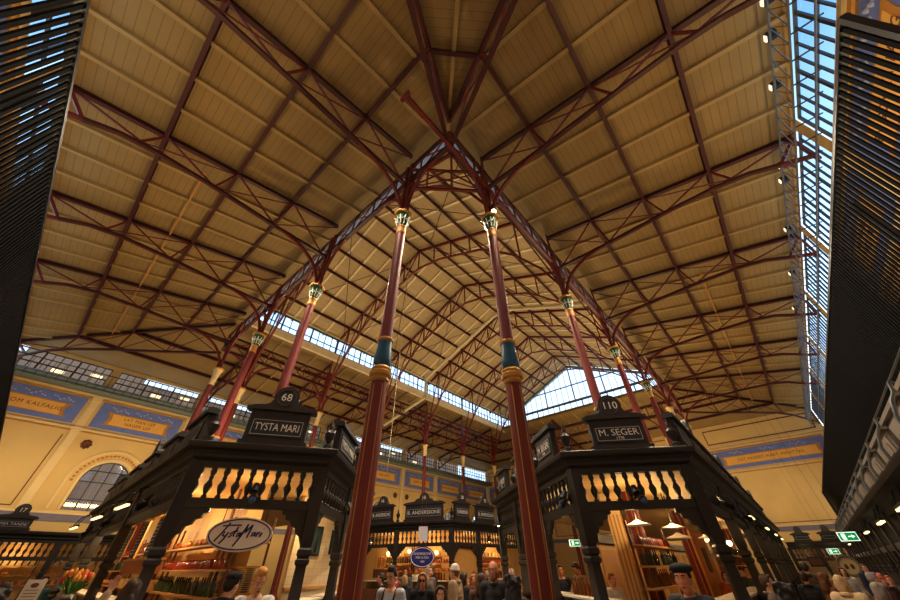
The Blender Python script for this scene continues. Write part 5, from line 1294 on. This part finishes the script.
P_('person', 'dark-haired woman in a black coat just past the white beanie', 7.94, 6.6, 1.66, toward(7.9, 6.5)+1.9, 'tan', ('long', (38, 26, 24)), ('coat', 'black', (28, 27, 30)))
P_('person', 'elderly woman with reddish hair and glasses facing us in the crowd', 9.5, 7.55, 1.6, toward(9.5, 7.6)+0.1, 'rosy', ('bob', (170, 112, 74)), ('coat', 'rust', (110, 62, 46)), extras=('glasses',))
P_('person', 'brown-haired woman seen from behind in a coat with a fur collar', 6.75, 5.15, 1.66, toward(6.7, 5.1)+2.9, 'fair', ('long', (72, 44, 30)), ('coat', 'umber', (76, 56, 44)), extras=('fur',))
P_('person', 'grey-haired person in a camel coat beside the bald man', 9.0, 6.62, 1.68, toward(9.6, 7)+1.5, 'fair', ('short', (150, 130, 116)), ('coat', 'camel', (160, 126, 86)))
P_('person', 'bald man with a short beard in a dark coat facing us', 6.15, 4.4, 1.84, toward(6.2, 4.4)-0.35, 'rosy', ('bald', (120, 100, 86)), ('coat', 'graphite', (44, 44, 50)), extras=('beard',), vox=0.009)
P_('person', 'woman with dark curly hair and a black coat nearest the big column before stall 110', 4.98, 3.25, 1.66, toward(5, 3.3)+2.5, 'tan', ('curly', (34, 26, 26)), ('coat', 'black', (28, 27, 30)))
P_('person', 'short fair-haired woman behind the curly-haired woman', 7.35, 4.7, 1.52, toward(7.4, 4.7)+0.9, 'fair', ('bob', (172, 124, 82)), ('coat', 'olive', (84, 80, 56)))
P_('person', 'barman in a tan jacket leaning over the counter inside stall 110', 11.15, 5.0, 1.86, toward(11.1, 5)-0.9, 'tan', ('short', (46, 32, 26)), ('jumper', 'tan', (140, 112, 84)), ('lean', 'lean'), lean=0.2, head_tilt=0.35)
P_('person', 'shopkeeper in dark blue deeper inside stall 110 behind the barman', 12.1, 6.1, 1.8, toward(11.8, 6)-0.2, 'tan', ('short', (40, 28, 24)), ('shirt', 'navy', (34, 38, 56)), ('bent', 'bent'))
P_('person', 'red-haired shopkeeper standing by the cream pillar in stall 110', 10.3, 3.9, 1.62, toward(10.4, 3.7)+0.7, 'rosy', ('short', (150, 82, 50)), ('shirt', 'white', (232, 226, 220)), ('bent', 'bent'))
P_('person', 'dark-haired man in a green jumper inside stall 110 by the orange panel', 17.4, 1.95, 1.72, toward(17.6, 1.9)+0.4, 'tan', ('short', (44, 30, 24)), ('jumper', 'green', (66, 74, 58)))
P_('person', 'woman in an orange top behind the counter of stall 110', 14.6, 2.2, 1.62, toward(15, 2)+0.2, 'fair', ('bob', (90, 56, 34)), ('jumper', 'orange', (190, 96, 40)))
P_('person', 'dark-haired person walking away down the aisle under the exit signs', 13.5, 0.4, 1.62, toward(13.5, .2)+2.9, 'tan', ('short', (40, 28, 26)), ('coat', 'black', (28, 27, 30)))
P_('person', 'brown-haired woman in a rust coat in the aisle under the framed picture', 12.2, 0.05, 1.62, toward(12, 0)+2.0, 'fair', ('long', (104, 60, 34)), ('coat', 'rust', (110, 62, 46)))
P_('person', 'blond woman in a cream padded jacket walking away in the aisle', 10.2, -0.15, 1.6, toward(10, 0)+2.8, 'fair', ('bob', (196, 160, 116)), ('puffer', 'cream', (206, 176, 134)))
P_('person', 'grey-haired person in a mauve coat by the slatted-screen row', 12.6, -0.72, 1.62, toward(12, 0)+1.8, 'fair', ('short', (148, 132, 138)), ('coat', 'mauve', (112, 92, 108)))
P_('person', 'grey-bobbed woman in a grey coat nearer us along the slatted-screen row', 9.3, -0.52, 1.53, toward(9, 0)+2.2, 'fair', ('bob', (134, 122, 116)), ('coat', 'ash', (92, 84, 86)))
P_('person', 'person with a pink hat far along the slatted-screen row', 14.9, -0.98, 1.56, toward(14, 0)+0.6, 'rosy', ('bob', (140, 90, 70)), ('coat', 'plum', (70, 44, 50)), hat=('beanie', (190, 92, 100)))
P_('person', 'ginger-haired person at the slatted-screen row beyond the pink hat', 17.3, -1.3, 1.5, toward(17, 0)+0.2, 'rosy', ('short', (180, 100, 54)), ('coat', 'grey', (96, 92, 92)))
P_('person', 'person with dark tousled hair close in front of stall 110, low in view', 6.6, 0.44, 1.58, toward(6.3, 0.4)+2.7, 'tan', ('curly', (40, 32, 34)), ('coat', 'graphite', (44, 44, 50)))
P_('person', 'person with short brown hair at the stall 110 counter beyond the man in the cap', 9.6, 0.85, 1.62, toward(9.5, 0.9)+1.6, 'fair', ('short', (84, 58, 40)), ('coat', 'stone', (112, 96, 84)))

P_('person', 'woman in a cream coat deep in the crowd, behind the elderly red-haired woman', 10.5, 8.3, 1.66, toward(10, 8)+0.3, 'fair', ('long', (120, 80, 50)), ('coat', 'camel', (160, 126, 86)))
P_('person', 'man in a navy coat and glasses at the middle stall counter below the blue oval', 12.4, 12.0, 1.8, toward(12, 12)+2.6, 'fair', ('short', (70, 50, 36)), ('coat', 'navy', (34, 38, 56)), extras=('glasses',))
P_('person', 'fair woman in a red jumper by the bread side of the middle stall', 9.6, 11.0, 1.66, toward(9.6, 11)+0.5, 'fair', ('bob', (186, 140, 86)), ('jumper', 'red', (140, 44, 40)))
P_('person', 'dark-bearded man in a grey coat just before the bread side counter', 10.9, 11.9, 1.76, toward(11, 12)-0.3, 'tan', ('short', (36, 26, 24)), ('coat', 'ash', (92, 84, 86)), extras=('beard',))
P_('person', 'person in a dark green padded jacket in the crowd left of the white beanie', 7.3, 7.3, 1.7, toward(7, 7)+2.2, 'fair', ('short', (94, 66, 44)), ('puffer', 'pine', (44, 58, 48)))
P_('person', 'older man with white hair and a black coat beyond the curly-haired woman', 11.0, 7.2, 1.72, toward(11, 7)+0.2, 'rosy', ('short', (206, 200, 194)), ('coat', 'black', (28, 27, 30)))
P_('person', 'shop assistant in a white shirt behind the middle stall counter', 17.9, 18.6, 1.74, toward(17, 18), 'fair', ('bun', (80, 54, 36)), ('shirt', 'white', (232, 226, 220)), ('bent', 'bent'))
P_('person', 'shop assistant with a dark cap in the bread bay of the middle stall', 17.2, 20.6, 1.78, toward(17, 20), 'tan', ('short', (40, 28, 24)), ('shirt', 'navy', (34, 38, 56)), ('bent', 'bent'), hat=('cap', (22, 22, 26)))
P_('person', 'tall dark-haired man in a brown coat farther down the aisle before the picture', 16.6, 0.35, 1.8, toward(16, 0)+2.7, 'fair', ('short', (54, 38, 30)), ('coat', 'brown', (74, 52, 40)))
P_('person', 'woman in a light grey coat coming up the aisle below the far exit sign', 19.5, -0.5, 1.68, toward(19, 0)+0.1, 'fair', ('long', (90, 60, 40)), ('coat', 'pale', (164, 158, 156)))
P_('person', 'man in a navy padded jacket below the round emblem', 22.0, -1.2, 1.76, toward(22, -1)+0.4, 'rosy', ('short', (110, 84, 60)), ('puffer', 'navy2', (38, 44, 66)))
P_('person', 'man with brown hair and an olive coat by the Tysta Mari side counter', 1.5, 11.6, 1.74, toward(1.5, 11)-1.6, 'fair', ('short', (86, 58, 40)), ('coat', 'olive', (84, 80, 56)))
P_('person', 'woman in a teal coat far along the Tysta Mari side', 1.3, 15.2, 1.66, toward(1.3, 15)+0.3, 'fair', ('bob', (60, 42, 34)), ('coat', 'teal', (44, 84, 86)))
FILL_SPOTS = [(3.6, 5.4, 0.5, 6, 600), (5.8, 3.1, 7.5, -0.5, 600), (6.5, 3.9, 6.5, 8, 2100), (3.7, 11.3, 0.4, 12, 1300), (12.1, 3.1, 12, -1.2, 1400), (12.1, 4.0, 11, 9, 2200), (4.4, 11.3, 8, 9, 1300),
       (18, 3.1, 18, -1, 1300), (18, 3.9, 14, 13, 1200), (24, 3.1, 25, -1, 900), (30, 3.1, 32, -1, 900), (12, 23.9, 14, 17, 1300), (23.9, 23.9, 22, 15, 900), (4, 17, 0.4, 19, 900), (35, 3.1, 38, -1, 700)]
WALL_FILLS = [(0, 29.8, 5.4, 0.68*PI, 0, 8, 150), (8, 29.8, 5.4, 0.68*PI, 0, 8, 140), (18, 29, 4.4, 0.68*PI, 0, 10, 170), (32, 29, 4.4, 0.68*PI, 0, 12, 200),
        (41.8, -1, 5.2, 0.66*PI, -PI/2, 6, 110), (41.5, 10, 4.4, 0.66*PI, -PI/2, 8, 200),
        (8, -3.6, 4.2, 0.78*PI, PI, 9, 330), (20, -3.6, 4.2, 0.78*PI, PI, 12, 160), (-3.0, 6, 4.2, 0.78*PI, PI/2, 9, 300), (-3.0, 18, 4.2, 0.78*PI, PI/2, 9, 100)]
# ------------------------------------------------------------------ world, lamps, camera
w = bpy.data.worlds.new('sky'); S.world = w; w.use_nodes = True
nt = w.node_tree; bg = nt.nodes['Background']; bg.inputs[1].default_value = 1.0
tc = nt.nodes.new('ShaderNodeTexCoord'); sx = nt.nodes.new('ShaderNodeSeparateXYZ'); rp = nt.nodes.new('ShaderNodeValToRGB')
nt.links.new(tc.outputs['Generated'], sx.inputs[0]); nt.links.new(sx.outputs[2], rp.inputs[0]); nt.links.new(rp.outputs[0], bg.inputs[0])
e = rp.color_ramp.elements; e[0].position = 0.0; e[0].color = (1.9, 2.1, 2.3, 1); e[1].position = 0.95; e[1].color = (0.32, 0.62, 1.0, 1)
e2 = rp.color_ramp.elements.new(0.5); e2.color = (1.5, 1.9, 2.3, 1); e3 = rp.color_ramp.elements.new(0.75); e3.color = (0.42, 0.8, 1.25, 1)
def area(name, loc, rot, size, power, col, size_y=None, spread=PI):
    l = bpy.data.lights.new(name, 'AREA'); l.energy = power; l.color = col; l.size = size; l.spread = spread
    l.specular_factor = 0.0
    if size_y: l.shape = 'RECTANGLE'; l.size_y = size_y
    o = bpy.data.objects.new(name, l); COL.objects.link(o); o.location = loc; o.rotation_euler = rot; return o
def bulb(loc, power, col=(1, 0.70, 0.36), r=0.06):
    l = bpy.data.lights.new('stall_bulb', 'POINT'); l.energy = power; l.color = col; l.shadow_soft_size = r
    o = bpy.data.objects.new('stall_bulb', l); COL.objects.link(o); o.location = loc; return o
WARM = (1.0, 0.75, 0.43)
# added upward fill lamps over the stall blocks, brightening the roofs
for (x, y, p) in UP_FILL: area('roof_fill', (x, y, 4.6), (PI, 0, 0), 1.6, p, WARM)
for (x, y, z, p) in BULBS: bulb((x, y, z), p)
def fill_spot(loc, target, power, col, angle=2.4, r=0.12):
    l = bpy.data.lights.new('hall_fill', 'SPOT'); l.energy = power; l.color = col; l.spot_size = angle; l.spot_blend = 0.6; l.shadow_soft_size = r; l.specular_factor = 0.3
    o = bpy.data.objects.new('hall_fill', l); COL.objects.link(o); o.location = loc
    o.rotation_euler = (V(target)-V(loc)).to_track_quat('-Z', 'Y').to_euler(); return o
HALL = (1.0, 0.83, 0.62)
for (x, y, tx, ty, p) in FILL_SPOTS: fill_spot((x+0.22*(tx-x), y+0.22*(ty-y), 12.3), (tx, ty, 2.0), p*0.85, HALL)  # added fill spots that brighten the crowd and stall fronts
# added unseen fill lamps that brighten the walls, some behind the screens
for (x, y, z, rx, rz, sx, p) in WALL_FILLS: area('wall_fill', (x, y, z), (rx, 0, rz), sx, p, WARM, 0.3)
cam = bpy.data.cameras.new('camera'); co = bpy.data.objects.new('camera', cam); COL.objects.link(co); S.camera = co
F, PITCH, YAW, ROLL = 322.0, math.radians(39.8), math.radians(41.2), math.radians(-0.5)
cam.sensor_width = 36.0; cam.lens = F*36.0/900.0; cam.clip_start = 0.05; cam.clip_end = 400
h = V((math.cos(YAW), math.sin(YAW), 0)); r = V((math.sin(YAW), -math.cos(YAW), 0)); u = V((0, 0, 1))
fw = h*math.cos(PITCH)+u*math.sin(PITCH); up = -h*math.sin(PITCH)+u*math.cos(PITCH)
c_, s_ = math.cos(ROLL), math.sin(ROLL)
rx = r*c_+up*s_; uy = -r*s_+up*c_
M = Matrix((rx, uy, -fw)).transposed().to_4x4(); M.translation = V((0, 0, 1.75)); co.matrix_world = M
S.view_settings.view_transform = 'Standard'; S.view_settings.look = 'None'; S.view_settings.exposure = 0.16; S.view_settings.gamma = 0.92
S.cycles.use_denoising = True; S.cycles.max_bounces = 6; S.cycles.diffuse_bounces = 3; S.cycles.transparent_max_bounces = 16
S.cycles.sample_clamp_indirect = 4.0
